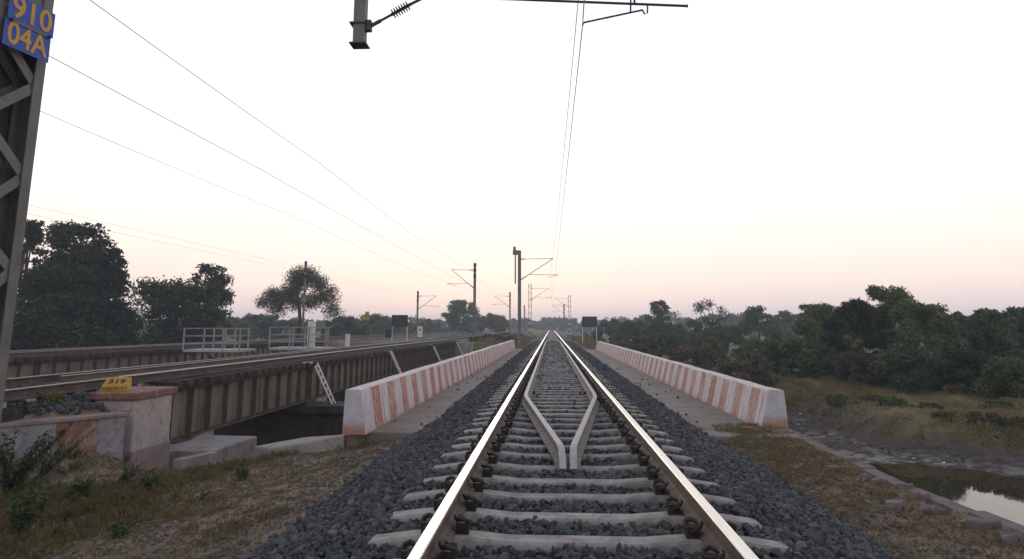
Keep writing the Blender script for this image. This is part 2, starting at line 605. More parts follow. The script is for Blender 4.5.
# ------------------------------------------------------------------ terrain
XW_Y = [-30, 0, 4, 6.84, 8.47, 12, 13]
XW_X = [10, 5.4, 4.55, 3.97, 3.72, 3.56, 3.56]
XB_Y = [-40, 15, 17, 19, 21, 23, 25, 27, 31, 45, 54, 64, 900]
XB_X = [400, 200, 60, 30, 19, 14.8, 11.7, 10.8, 11, 9.8, 8.5, 7.5, 7.5]
CUT_X = [-400, -30, -12, -8.9, -6.9, -6.1, -4.9, -3.3, -2, 2, 3.6]
CUT_Y = [10, 12, 15.5, 16.6, 16.3, 14.3, 12.7, 11.5, 12.5, 12.5, 12.5]
WATER_Z = -2.62


def wing_side(x, y):
    """positive behind the wing wall (towards the girder track)"""
    ax, ay, bx, by = -7.34, 12.05, -11.9, 5.65
    dx, dy = bx - ax, by - ay
    l = math.hypot(dx, dy)
    ws = ((x - ax) * dy - (y - ay) * dx) / l
    return np.where(np.asarray(y) < 9.95, -8.35 - np.asarray(x, float), ws)


def height(x, y, want_zone=False):
    x, y = np.asarray(x, float), np.asarray(y, float)
    n1, n2 = fbm(x, y, .35), fbm(x, y, 1.7)
    # land left and centre before the river
    zl = -.36 - .155 * np.clip(-x - 2.5, 0, 3.25) - .62 * ss(-4.6, -6.0, x) * ss(11.0, 13.0, y) * np.maximum(ss(-7.7, -7.0, x), ss(13.2, 13.7, y)) + .05 * n1 + .05 * n2
    ws = wing_side(x, y)
    zl = zl + .20 * ss(-1.6, -.1, ws) * ss(-6.4, -7.0, x) * ss(12.6, 11.9, y)
    up = ss(.05, .45, ws) * ss(-7.0, -7.6, x) * (1 - (x > -8.6) * ss(12.1, 12.3, y))
    zl = zl * (1 - up) + (.16 * ss(.4, 1.2, ws) - .6 * ss(-12, -14.5, x) + .45 * ss(-17, -19, x)) * up
    # right shoulder down to the low wall
    zr = -.235 - .035 * np.clip(12 - y, 0, 12) - .05 * ss(2.9, 2.4, x) + .04 * n1 + .05 * n2
    land = np.where(x > 0, zr, zl)
    # valley
    xb = np.interp(y, XB_Y, XB_X) + 1.4 * n1
    bank = ss(-1.0, 1.0 + .04 * np.abs(xb), x - xb)
    field = -1.72 + .010 * np.clip(y - 25, 0, 60) + .30 * n1 + .16 * n2 + .5 * np.clip(fbm(x + 9, y, .5, 2), 0, 1)
    bed = -2.50 - .22 * ss(26.5, 20.5, y + .55 * (x - 9) + 2.5 * n1) + .16 * fbm(x * .35 + y * .1, y + .35 * x, .62, 4)
    valley = bed * (1 - bank) + field * bank
    xw = np.interp(y, XW_Y, XW_X)
    k = ss(0.06, .22, x - xw)
    near = land * (1 - k) + valley * k
    # left river bed
    deep = -3.0 + .25 * n1
    vl = np.where(x > 3.5, valley, deep)
    yc = np.interp(x, CUT_X, CUT_Y)
    k = ss(0, .35, y - yc)
    z = np.where(x > 3.5, near, near * (1 - k) + vl * k)
    # far land
    emb = -.42 + .35 * ss(-4, -7, x) - .9 * ss(-25, -33, x)
    fr = -1.5 + .15 * n1
    far = emb + (fr - emb) * ss(4.2, 8.5, x) + .08 * n1
    yf = np.where(x < -3.6, 61.3, 53.2)
    k = np.where(x > 3.5, ss(46, 62, y), ss(0, 2.2, y - yf))
    z = z * (1 - k) + far * k
    if want_zone:
        fz = np.maximum(bank * (x > 3.5), ss(54, 58, y))
        fz = np.maximum(fz, ss(-24, -27, x))
        mud = (1 - bank) * (x > xw + .1) * (y < 52)
        wet = mud * ss(-2.38, -2.6, z)
        return z, fz, mud, wet
    return z


def axis(parts):
    a = []
    for lo, hi, st in parts:
        a.append(np.arange(lo, hi, st))
    return np.concatenate(a)


gx = np.concatenate([-np.geomspace(500, 26, 34), np.arange(-25.5, -12, .5), np.arange(-12, 14, .15), np.arange(14, 34, .5), np.geomspace(34.5, 500, 34)])
gy = np.concatenate([np.arange(-24, 2, 1.0), np.arange(2, 27, .15), np.arange(27, 66, .4), np.geomspace(67, 900, 60)])
GX, GY = np.meshgrid(gx, gy)
GZ, ZF, ZM, ZW = height(GX, GY, True)
nx, ny = len(gx), len(gy)
idx = np.arange(nx * ny).reshape(ny, nx)
quads = np.stack([idx[:-1, :-1], idx[:-1, 1:], idx[1:, 1:], idx[1:, :-1]], -1).reshape(-1, 4)
me = np_mesh('ground', np.stack([GX, GY, GZ], -1).reshape(-1, 3), quads, 'ground_soil', 4)
me.polygons.foreach_set('use_smooth', np.ones(len(quads), bool))
att = me.color_attributes.new('zone', 'FLOAT_COLOR', 'POINT')
att.data.foreach_set('color', np.stack([ZF, ZM, ZW, np.ones_like(ZF)], -1).astype(np.float32).ravel())
ground = ob('ground', me)
ground['kind'] = 'structure'

wm = MB()
wm.box(3.75, 120, -20, 24, WATER_Z - .02, WATER_Z)
water = wm.build('stream_water', 'water')
water['kind'] = 'structure'

# ------------------------------------------------------------------ main line: bridge deck, walls
deck = MB()
deck.box(-3.36, 3.60, 11.3, 53.6, -.95, -.262)
deck_o = tag(deck.build('bridge_deck', 'deck_concrete', bevel=.02), 'grey concrete deck slab carrying the middle track over the stream', 'bridge')
for yy in (22.0, 32.5, 43.0):
    p = MB()
    p.box(-3.3, 3.5, yy - .5, yy + .5, -3.3, -.95)
    p.build('bridge_pier', 'dark_concrete', deck_o)


def wall(name, ya, yb, bi, ti, to, bo, bi2, ti2, to2, bo2, z0, z1, mat, label):
    m = MB()
    ys = np.linspace(ya, yb, 43)
    rr = np.random.default_rng(int(abs(bi) * 100))
    rings = []
    for y in ys:
        t = (y - ya) / (yb - ya)
        l = lambda a, b: a + (b - a) * t
        j = rr.normal(0, .006, 4)
        c = .012 if bi > 0 else -.012
        zt = z1 + j[1]
        rings.append([(l(bi, bi2), y, z0), (l(ti, ti2) + j[0], y, zt - .014), (l(ti, ti2) + c + j[0], y, zt),
                      (l(to, to2) - c, y, zt), (l(to, to2) + j[2], y, zt - .014), (l(bo, bo2), y, z0)])
    n = 6
    vv = [p for r in rings for p in r]
    ff = [(i * n + k, i * n + (k + 1) % n, (i + 1) * n + (k + 1) % n, (i + 1) * n + k) for i in range(len(ys) - 1) for k in range(n)]
    ff += [tuple(range(n)), tuple((len(ys) - 1) * n + k for k in range(n))]
    m.add(vv, ff)
    return tag(m.build(name, mat), label, 'wall')


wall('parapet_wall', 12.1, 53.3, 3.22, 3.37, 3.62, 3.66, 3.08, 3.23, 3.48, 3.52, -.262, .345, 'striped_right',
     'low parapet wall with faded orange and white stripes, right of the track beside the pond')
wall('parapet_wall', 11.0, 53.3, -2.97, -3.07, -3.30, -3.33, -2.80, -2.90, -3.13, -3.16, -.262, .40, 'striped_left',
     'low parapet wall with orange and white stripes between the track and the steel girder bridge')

# ------------------------------------------------------------------ main track
RAIL = [(-.075, 0), (-.075, .012), (-.03, .027), (-.0085, .042), (-.0085, .125), (-.036, .140), (-.036, .163), (-.031, .1705), (0, .172),
        (.031, .1705), (.036, .163), (.036, .140), (.0085, .125), (.0085, .042), (.03, .027), (.075, .012), (.075, 0)]
RMATS = [0] * 6 + [1, 1, 1, 1] + [0] * 7
SP = .62
Y0 = 5.0 - SP * 3


def rail_mesh(y0, y1, mats=('rail_side', 'rail_head')):
    m = MB()
    m.sweep(RAIL, [(0, y0, 0), (0, y1, 0)], RMATS)
    return m.mesh('rail', mats)


def sleeper_mesh():
    st = [(0, -.028, .092), (.45, -.028, .092), (.62, -.012, .09), (.76, 0, .088), (1.0, 0, .088), (1.1, -.010, .088), (1.35, -.042, .085), (1.375, -.055, .08)]
    st = [(-x, z, w) for x, z, w in reversed(st[1:])] + st
    m = MB()
    rings = [[(x, -w - .04, -.22), (x, -w, z - .018), (x, -w + .012, z), (x, w - .012, z), (x, w, z - .018), (x, w + .04, -.22)] for x, z, w in st]
    vv = [p for r in rings for p in r]
    n = 6
    ff = [(i * n + k, i * n + (k + 1) % n, (i + 1) * n + (k + 1) % n, (i + 1) * n + k) for i in range(len(st) - 1) for k in range(n)]
    ff += [tuple(range(n)), tuple((len(st) - 1) * n + k for k in range(n))]
    m.add(vv, ff)
    return m.mesh('sleeper', 'sleeper_concrete')


def clip_mesh():
    m = MB()
    pts = [(.112, -.05, .03), (.112, .05, .03), (.10, .078, .048), (.075, .07, .068), (.062, .03, .072), (.075, -.012, .068), (.11, -.038, .074),
           (.145, -.03, .062), (.15, .0, .046), (.12, .022, .032), (.078, .03, .030)]
    m.tube([(x * 1.12 - .008, y * 1.25, z * 1.25) for x, y, z in pts], .016, 6)
    m.box(.075, .158, -.045, .045, -.01, .066)
    m.box(.045, .10, -.05, .05, .012, .03)
    return m.mesh('rail_clip', 'clip_iron', smooth=False)


track = thing('railway_track', 'main straight railway track on concrete sleepers with a pointed guard rail pair', 'railway track')
rm = rail_mesh(-3, 430)
for x in (-.8715, .8715):
    ob('rail', rm, track, (x, 0, .010))
slm, clm = sleeper_mesh(), clip_mesh()
clip_far = []
for i in range(135):
    y = Y0 + i * SP
    s = ob('sleeper', slm, track, (rng.normal(0, .012), y + rng.normal(0, .006), rng.normal(0, .004)))
    s.rotation_euler.z = rng.normal(0, .004)
    if i < 48:
        for rx in (-.8715, .8715):
            for sg in (-1, 1):
                c = ob('rail_clip', clm, s, (rx, 0, .004))
                c.scale = (1, 1, 1) if sg > 0 else (-1, -1, 1)
fm = MB()
for i in range(135, 420):
    y = Y0 + i * SP
    fm.box(-1.375, 1.375, y - .08, y + .08, -.2, -.01)
o = fm.build('far_sleepers', 'sleeper_concrete', track, fix=False)
o['kind'] = 'stuff'
fm = MB()
for i in range(48, 160):
    y = Y0 + i * SP
    for rx in (-.8715, .8715):
        for sg in (-1, 1):
            fm.box(rx + sg * .11 - .05, rx + sg * .11 + .05, y - .06, y + .06, 0, .085)
o = fm.build('far_rail_clips', 'clip_iron', track, fix=False)
o['kind'] = 'stuff'
# guard rails: two bent old rails, their ends turned down to a point
GP = [(u * .97, z * .88) for u, z in RAIL]
GM = [0] * 5 + [0, 1, 1, 1, 1, 0] + [0] * 6
for sg in (-1, 1):
    path = [(sg * .052, 7.30, -.13), (sg * .056, 7.42, -.055), (sg * .062, 7.58, -.012), (sg * .075, 7.74, .004), (sg * .12, 8.15, .008), (sg * .57, 12.5, .008), (sg * .61, 12.95, .008),
            (sg * .625, 13.5, .008), (sg * .62, 40, .008), (sg * .61, 62, .008), (sg * .55, 63.5, .008), (sg * .07, 71, .008)]
    m = MB()
    m.sweep(GP, path, GM)
    m.build('guard_rail', ['guard_side', 'guard_top'], track)
for yy in np.arange(15.2, 60, 4.96):
    for sg in (-1, 1):
        m = MB()
        m.box(sg * .53 - .025, sg * .53 + .03, yy - .05, yy + .05, -.01, .045)
        m.build('guard_bracket', 'clip_iron', track)


# ballast: a shaped bed with loose stones lying on it
def bed_z(x):
    a = np.abs(x)
    return np.interp(a, [0, 1.3, 1.45, 1.75, 2.35, 2.6], [-.080, -.078, -.105, -.14, -.345, -.46])


bx = np.linspace(-2.6, 2.6, 53)
by = np.concatenate([np.arange(-3, 30, .12), np.arange(30, 70, .5), np.geomspace(70, 430, 60)])
BX, BY = np.meshgrid(bx, by)
BZ = bed_z(BX + .08 * vnoise(BX, BY, .8)) + .025 * vnoise(BX, BY, 6)
ii = np.arange(BX.size).reshape(BX.shape)
q = np.stack([ii[:-1, :-1], ii[:-1, 1:], ii[1:, 1:], ii[1:, :-1]], -1).reshape(-1, 4)
me = np_mesh('ballast_bed', np.stack([BX, BY, BZ], -1).reshape(-1, 3), q, 'ballast_bed', 4)
bo = tag(ob('ballast_bed', me), 'bed of packed dark crushed stone under the main track', 'ballast', kind='stuff')

phi = (1 + 5 ** .5) / 2
ICO = np.array([(-1, phi, 0), (1, phi, 0), (-1, -phi, 0), (1, -phi, 0), (0, -1, phi), (0, 1, phi), (0, -1, -phi), (0, 1, -phi),
                (phi, 0, -1), (phi, 0, 1), (-phi, 0, -1), (-phi, 0, 1)], float) / math.hypot(1, phi)
ICF = np.array([(0, 11, 5), (0, 5, 1), (0, 1, 7), (0, 7, 10), (0, 10, 11), (1, 5, 9), (5, 11, 4), (11, 10, 2), (10, 7, 6), (7, 1, 8),
                (3, 9, 4), (3, 4, 2), (3, 2, 6), (3, 6, 8), (3, 8, 9), (4, 9, 5), (2, 4, 11), (6, 2, 10), (8, 6, 7), (9, 8, 1)])
OCT = np.array([(1, 0, 0), (-1, 0, 0), (0, 1, 0), (0, -1, 0), (0, 0, 1), (0, 0, -1)], float)
OCF = np.array([(0, 2, 4), (2, 1, 4), (1, 3, 4), (3, 0, 4), (2, 0, 5), (1, 2, 5), (3, 1, 5), (0, 3, 5)])


def rot_mats(n):
    qn = rng.normal(size=(n, 4))
    qn /= np.linalg.norm(qn, axis=1)[:, None]
    w, x, y, z = qn.T
    return np.stack([np.stack([1 - 2 * (y * y + z * z), 2 * (x * y - z * w), 2 * (x * z + y * w)], -1),
                     np.stack([2 * (x * y + z * w), 1 - 2 * (x * x + z * z), 2 * (y * z - x * w)], -1),
                     np.stack([2 * (x * z - y * w), 2 * (y * z + x * w), 1 - 2 * (x * x + y * y)], -1)], 1)


def stones(name, pos, rad, base=ICO, faces=ICF, mat='ballast'):
    n = len(pos)
    var = np.stack([base * (1 + rng.uniform(-.42, .34, (len(base), 1))) for _ in range(24)])
    v = var[rng.integers(0, 24, n)] * rng.uniform(.45, 1.4, (n, 1, 3)) * rad[:, None, None]
    v = np.einsum('nij,nkj->nki', rot_mats(n), v) + pos[:, None, :]
    f = faces[None] + (np.arange(n) * len(base))[:, None, None]
    return np_mesh(name, v.reshape(-1, 3), f.reshape(-1, 3), mat, 3)


def scatter_main(y0, y1, dens, rmin, rmax):
    n = int((y1 - y0) * 5.2 * dens)
    x = rng.uniform(-2.6, 2.6, n)
    y = rng.uniform(y0, y1, n)
    edge = 2.38 + .16 * vnoise(x * 0, y, 1.3) + rng.normal(0, .05, n) - .2 * (y > 11.5)
    ph = np.abs((y - Y0 + SP / 2) % SP - SP / 2)
    ok = (np.abs(x) < edge) & ~((ph < .135) & (np.abs(x) < 1.36) & (rng.random(n) > .02))
    ok &= ~((np.abs(np.abs(x) - .8715) < .10) & (rng.random(n) > .15))
    thin = np.where((np.abs(x) < 1.3), .85, 1.0)
    ok &= rng.random(n) < thin
    x, y = x[ok], y[ok]
    r = rng.uniform(rmin, rmax, len(x))
    z = bed_z(x) + rng.uniform(-.005, .03, len(x)) + .02 * vnoise(x, y, 2.5)
    return np.stack([x, y, z], -1), r


p, r = scatter_main(3.0, 9.5, 800, .021, .038)
o = tag(ob('ballast_stones', stones('ballast_stones', p, r)), 'nearest loose dark grey ballast stones around the sleepers', 'ballast', kind='stuff')
p, r = scatter_main(9.5, 24, 480, .024, .042)
o = tag(ob('ballast_stones', stones('ballast_stones', p, r)), 'dark grey ballast stones beside the striped walls', 'ballast', kind='stuff')
p, r = scatter_main(24, 75, 130, .04, .065)
o = tag(ob('ballast_stones', stones('ballast_stones', p, r, OCT, OCF)), 'dark ballast along the track towards the far end of the bridge', 'ballast', kind='stuff')

# ------------------------------------------------------------------ low masonry wall by the pond
lw = thing('low_masonry_wall', 'low masonry edge wall with pinkish coping running from the striped wall along the pond', 'wall', (3.7, 8, -2))
wy = np.arange(1.0, 12.1, .92)
wx = np.interp(wy, XW_Y, XW_X) + .02
wz = -.275 - .034 * (12 - wy)
m = MB()
for i in range(len(wy) - 1):
    a, b = i, i + 1
    vv = [(wx[k] + dx, wy[k], z) for k in (a, b) for dx, z in ((-.1, wz[k] - .06), (.1, wz[k] - .06), (.16, -3.0), (-.16, -3.0))]
    m.add(vv, [(0, 1, 5, 4), (1, 2, 6, 5), (3, 0, 4, 7), (2, 3, 7, 6)])
m.build('wall_body', 'rubble_stone', lw, (-3.7, -8, 2))
for i in range(len(wy) - 1):
    c = Vector(((wx[i] + wx[i + 1]) / 2, (wy[i] + wy[i + 1]) / 2, (wz[i] + wz[i + 1]) / 2))
    m = MB()
    m.box(-.09, .09, -.457, .457, -.06, .03)
    s = m.build('coping_stone', 'coping_plaster', lw, (c.x - 3.7 + rng.normal(0, .008), c.y - 8, c.z + 2 + rng.normal(0, .008)), bevel=.012)
    s.rotation_euler = (math.atan2(wz[i + 1] - wz[i], .92) + rng.normal(0, .004), rng.normal(0, .015), -math.atan2(wx[i + 1] - wx[i], .92))

# broken stones on the right shoulder
spots = [((940, 512), .30, .16, .05, 'largest broken stone slab lying on the dirt near the pond wall'),
         ((925, 497), .15, .11, .07, 'small pale broken stone behind the largest slab'),
         ((896, 505), .26, .15, .08, 'dark broken stone between ballast and the largest slab'),
         ((905, 489), .24, .12, .06, 'dark flat stone against the pond wall above the others'),
         ((876, 483), .20, .14, .05, 'reddish flat stone farther up the dirt shoulder'),
         ((850, 466), .22, .12, .05, 'thin flat stone beside the coping near the striped wall'),
         ((985, 524), .34, .18, .07, 'long broken slab at the foot of the coping near the right edge'),
         ((1012, 538), .28, .16, .08, 'dark broken slab in the lower right corner'),
         ((832, 472), .18, .12, .06, 'dark stone at the upper end of the dirt shoulder')]
for (px, py), a, b, h, lab in spots:
    c = on_z(px, py, -.38)
    z = float(height(c[0], c[1]))
    m = MB()
    k = 7
    ang = np.sort(rng.uniform(0, 2 * math.pi, k))
    top = [(math.cos(t) * a / 2 * rng.uniform(.75, 1.1), math.sin(t) * b / 2 * rng.uniform(.75, 1.1), h * rng.uniform(.75, 1)) for t in ang]
    bot = [(x * 1.08, y * 1.08, -.03) for x, y, _ in top]
    m.add(top + bot, [tuple(range(k)), tuple(reversed(range(k, 2 * k)))] + [(i, (i + 1) % k, k + (i + 1) % k, k + i) for i in range(k)])
    s = m.build('stone', 'rubble_stone', None, (c[0], c[1], z), bevel=.012)
    s.rotation_euler.z = rng.uniform(-.6, .6)
    tag(s, lab, 'stone', 'broken stones by the pond wall')

# ------------------------------------------------------------------ girder bridges on the left
TZ = .37            # rail top of the girder tracks
T1, T3 = -9.48, -20.75


def girder_side(root, x, y0, y1, out, stiff):
    """one plate girder: web, flanges, stiffeners; out = +1 if its face looks right"""
    L_ = y1 - y0
    m = MB()
    m.box(x - .008, x + .008, y0, y1, -1.05, .02)
    m.build('girder_web', 'girder_steel', root)
    m = MB()
    m.box(x - .17, x + .17, y0, y1, .02, .06)
    m.box(x + out * .02 - .012 + .0, x + out * .02 + .08 * out, y0, y1, -.06, .018) if out > 0 else None
    m.build('top_flange', 'girder_dark', root)
    m = MB()
    m.box(x - .17, x + .17, y0, y1, -1.10, -1.06)
    m.build('bottom_flange', 'girder_dark', root)
    n = max(2, round(L_ / .88))
    for k in range(n + 1):
        yy = y0 + .04 + (L_ - .08) * k / n
        ob('stiffener', stiff, root, (x + out * .008, yy, 0))


def stiff_mesh(out):
    m = MB()
    m.box(0 if out > 0 else -.12, .12 if out > 0 else 0, -.012, .012, -1.055, .015)
    m.box(.0 if out > 0 else -.016, .016 if out > 0 else 0, -.032, .032, -1.04, .0)
    return m.mesh('stiffener', 'stiffener_steel')


STR, STL = stiff_mesh(1), stiff_mesh(-1)
ORD = ['first', 'second', 'third', 'fourth']


def bridge(tx, ends, where, side_l=True):
    for i in range(len(ends) - 1):
        a, b = ends[i] + .05, ends[i + 1] - .05
        root = thing('girder_span', f'{ORD[i]} rusty plate girder span from the viewer under the {where} track', 'bridge', (tx, a, -1.1), 'girder spans of the steel bridges')
        h = ob('tmp', None)
        bpy.data.objects.remove(h)
        pr = root
        pr.location = (0, 0, 0)
        girder_side(pr, tx + 1.08, a, b, 1, STR)
        m = MB()
        m.box(tx - 1.088, tx - 1.072, a, b, -1.05, .02)
        m.box(tx - 1.25, tx - .91, a, b, .02, .06)
        m.box(tx - 1.25, tx - .91, a, b, -1.10, -1.06)
        m.build('far_girder', 'girder_dark', pr)
        m = MB()
        n = max(2, round((b - a) / 2))
        for k in range(n):
            ya = a + .3 + (b - a - .6) * k / n
            yb = a + .3 + (b - a - .6) * (k + 1) / n
            m.beam((tx - 1.0, ya, -.2), (tx + 1.0, yb, -.2), .08, .08)
            m.beam((tx - 1.0, ya, -.95), (tx + 1.0, ya, -.2), .07, .07)
        m.build('cross_bracing', 'girder_dark', pr)


ENDS1 = [15.2, 24.2, 36.2, 48.4, 60.8]
ENDS3 = [14.5, 26.5, 38.5, 50.5, 62.0]
bridge(T1, ENDS1, 'nearer left')
bridge(T3, ENDS3, 'farthest left')

tm = MB()
tm.box(-1.45, 1.45, -.11, .11, -.142, 0)
TIM = tm.mesh('sleeper', 'bridge_timber')
R1 = rail_mesh(-3, 320, ('girder_dark', 'guard_top'))
for tx, lab, ends in ((T1, 'left railway track on dark timbers across the nearer girder bridge', ENDS1), (T3, 'farthest left railway track across the rear girder bridge', ENDS3)):
    t = thing('railway_track', lab, 'railway track')
    for sx in (-.8715, .8715):
        ob('rail', R1, t, (tx + sx, 0, TZ - .172))
    gm = MB()
    for sx in (-.60, .60):
        gm.sweep([(u, z * .85) for u, z in RAIL], [(tx + sx, ends[0] - 1, TZ - .165), (tx + sx, ends[-1] + 1, TZ - .165)], RMATS)
    gm.build('guard_rail', ['rail_side', 'guard_top'], t)
    y = ends[0] - .2
    while y < ends[-1]:
        ob('sleeper', TIM, t, (tx + rng.normal(0, .02), y, TZ - .172 - rng.random() * .01))
        y += .52
    fm = MB()
    for y in list(np.arange(2, ends[0] - .5, .62)) + list(np.arange(ends[-1] + .6, 200, .62)):
        fm.box(tx - 1.375, tx + (1.375 if tx == T3 or y > 20 else .98), y - .1, y + .1, TZ - .36, TZ - .18)
    o = fm.build('approach_sleepers', 'sleeper_concrete', t, fix=False)
    o['kind'] = 'stuff'
    # ballast before and after the girders
    bm_ = MB()
    prof = [(-2.6, -.12), (-1.7, .10), (1.7, .10), (2.6, -.12)] if tx == T3 else [(-2.6, -.12), (-1.7, .11), (1.0, .11), (1.02, -.12)]
    for ya, yb in ((-3, ends[0] - .35), (ends[-1] + .2, 320)):
        vv = [(tx + u, y_, z_) for y_ in (ya, yb) for u, z_ in prof]
        vv += [(tx + u, y_, -.4) for y_ in (ya, yb) for u in (-2.6, 2.6)]
        bm_.add(vv, [(0, 1, 5, 4), (1, 2, 6, 5), (2, 3, 7, 6), (3, 2, 1, 0, 8, 9)])
    tag(bm_.build('ballast_bed', 'ballast_bed'), 'dark ballast bed of the ' + ('nearer' if tx == T1 else 'farthest') + ' left track before and after its bridge', 'ballast', kind='stuff')

n = 16000
x = rng.uniform(T1 - 1.5, T1 + 2.1, n)
y = rng.uniform(6.5, 14.9, n)
k = (wing_side(x, y) > .36) & ~((x > -8.4) & (y > 12.15))
x, y = x[k], y[k]
n = len(x)
z = np.interp(x - T1, [-2.6, -1.7, 1.0, 1.6, 2.3], [-.12, .11, .11, -1, -1])
z = np.maximum(z, height(x, y)) + rng.uniform(.0, .035, n)
tag(ob('ballast_stones', stones('ballast_stones', np.stack([x, y, z], -1), rng.uniform(.03, .05, n))), 'dark ballast stones piled behind the painted wing wall', 'ballast', kind='stuff')

# piers of the girder bridges
for ends, tx, w in ((ENDS1, T1, 'nearer'), (ENDS3, T3, 'farthest')):
    for i, yy in enumerate(ends[1:-1]):
        t = thing('bridge_pier', f'{ORD[i]} dark concrete pier from the viewer under the {w} left girder bridge', 'pier', (tx + .6, yy, -3.2), 'piers of the girder bridges')
        m = MB()
        m.box(-2.4, 2.0, -.55, .55, 0, 1.75)
        m.build('shaft', 'dark_concrete', t, bevel=.05)
        m = MB()
        m.box(-2.55, 2.6, -.75, .75, 1.75, 2.0)
        m.build('pier_cap', 'old_concrete' if False else 'dark_concrete', t, bevel=.03)
        for sx in (-1.68, .48):
            m = MB()
            m.box(sx - .2, sx + .2, -.45, .45, 2.0, 2.1)
            m.build('bearing', 'girder_dark', t)

# far abutments
for ends, tx, w in ((ENDS1, T1, 'nearer'), (ENDS3, T3, 'farthest')):
    m = MB()
    m.box(tx - 2.4, tx + 2.6, ends[-1] + .05, ends[-1] + 1.2, -3.3, .05)
    tag(m.build('abutment', 'old_concrete', bevel=.03), f'grey far end abutment of the {w} left girder bridge', 'abutment')
m = MB()
m.box(T3 - 2.4, T3 + 2.4, ENDS3[0] - 1.2, ENDS3[0] - .02, -3.3, .04)
m.box(T3 - 2.4, T3 + 2.4, ENDS3[0] - .02, ENDS3[0] + .8, -3.3, -1.1)
tag(m.build('abutment', 'old_concrete'), 'near abutment of the farthest left girder bridge', 'abutment')

# near abutment: bed block, pillar, wing wall
ab = thing('abutment', 'concrete bed block with stained sides carrying the near end of the rusty girder', 'abutment', (-7.5, 15, -2))
m = MB()
a0, a1, a2, a3 = (-6.98, 14.55), (-6.86, 16.48), (-10.9, 16.9), (-10.9, 14.6)
a4, a5 = (-8.6, 14.5), (-7.9, 14.45)
ring = [a0, a1, a2, a3, a4, a5]
m.add([(x, y, -1.12) for x, y in ring] + [(x, y, -3.4) for x, y in ring], [(0, 1, 2, 3, 4, 5)] + [(i, (i + 1) % 6, 6 + (i + 1) % 6, 6 + i) for i in range(6)])
m.build('bed_block', 'old_concrete', ab, (7.5, -15, 2), bevel=.03)
m = MB()
m.box(-8.6, -8.1, 15.25, 15.9, -1.12, -1.10)
m.box(-8.58, -8.18, 15.9, 16.15, -1.12, -1.05)
m.build('bearing_plate', 'girder_dark', ab, (7.5, -15, 2))
m = MB()
e0, e1 = (-6.55, 13.0), (-7.3, 12.5)
m.beam((-6.95, 14.5, -1.28), (-7.0, 13.2, -1.20), .18, .3)
m.build('kerb', 'old_concrete', ab, (7.5, -15, 2), bevel=.02)

pl = thing('abutment_pillar', 'whitewashed pillar with rusty brown cap carrying the yellow bridge marker', 'pillar', (-8.4, 14, -1.1))
m = MB()
m.box(-8.14, -7.40, 12.38, 13.62, -1.5, .075)
m.build('pillar_body', 'white_plaster', pl, (8.4, -14, 1.1), bevel=.03)
m = MB()
m.box(-8.21, -7.34, 12.31, 13.69, .075, .205)
m.build('pillar_cap', 'rust_plaster', pl, (8.4, -14, 1.1), bevel=.03)
m = MB()
m.box(-8.16, -7.38, 12.36, 13.64, -1.5, -.78)
m.build('plinth_band', 'pink_plaster', pl, (8.4, -14, 1.1), bevel=.03)

ww = thing('wing_wall', 'low wing wall painted in white, rust and grey panels beside the girder track', 'wall', (-8.5, 11, -1))
wa, wb = Vector((-7.36, 12.05, 0)), Vector((-11.9, 5.65, 0))
wd = (wb - wa).normalized()
wn_ = Vector((-wd.y, wd.x, 0))
wn_ = wn_ if wn_.x < 0 else -wn_
wl = 2.75
pats = ['grey_plaster', 'rust_plaster', 'grey_plaster', 'grey_plaster', 'rust_plaster', 'grey_plaster', 'grey_plaster', 'rust_plaster', 'grey_plaster', 'grey_plaster']
lens = [.42, .62, .62, .62, .62, .62, .62, .62, .62, 5]
s0 = 0
for ml, mt in zip(lens, pats):
    s1 = min(s0 + ml, wl)
    m = MB()
    A, B = wa + wd * (s0 + .002), wa + wd * (s1 - .002)
    th = .34
    vv = [(*(p_ + wn_ * t_).xy, z_) for z_ in (-1.35, -.16) for p_, t_ in ((A, -.03 if z_ < -1 else 0), (B, -.03 if z_ < -1 else 0), (B, th), (A, th))]
    m.add(vv, [(0, 1, 2, 3), (7, 6, 5, 4), (0, 4, 5, 1), (1, 5, 6, 2), (2, 6, 7, 3), (3, 7, 4, 0)])
    m.build('painted_panel', mt, ww, (8.5, -11, 1))
    s0 = s1
    if s0 >= wl:
        break
m = MB()
A, B = wa - wd * .03, wa + wd * wl
vv = [(*(p_ + wn_ * t_).xy, z_) for z_ in (-.16, -.10) for p_, t_ in ((A, -.03), (B, -.03), (B, .37), (A, .37))]
m.add(vv, [(0, 1, 2, 3), (7, 6, 5, 4), (0, 4, 5, 1), (1, 5, 6, 2), (2, 6, 7, 3), (3, 7, 4, 0)])
m.build('coping', 'pink_plaster', ww, (8.5, -11, 1), bevel=.012)

# yellow marker with its number
mk = thing('bridge_marker', 'yellow wedge shaped bridge number block lettered 319 on the pillar cap', 'marker', (-7.90, 12.60, .205), rotz=math.radians(12))
m = MB()
mk.scale = (.8, .8, .8)
m.add([(-.27, -.13, 0), (.27, -.13, 0), (.27, .15, 0), (-.27, .15, 0), (-.27, -.13, .12), (.27, -.13, .12), (.24, .10, .29), (-.24, .10, .29), (.25, .15, .29), (-.25, .15, .29)],
      [(3, 2, 1, 0), (0, 1, 5, 4), (4, 5, 6, 7), (7, 6, 8, 9), (1, 2, 8, 6, 5), (2, 3, 9, 8), (3, 0, 4, 7, 9)])
m.build('block', 'marker_yellow', mk, bevel=.01)
o = ob('number', text_mesh('319', .19, 'letter_black', .36, .0), mk, (0, -.018, .209))
o.rotation_euler = (math.atan2(.17, .23), 0, 0)
o = ob('inscription', text_mesh('NKM 1', .085, 'letter_black', .40, .0, 0), mk, (-.02, -.132, .058))
o.rotation_euler = (math.radians(90), 0, 0)

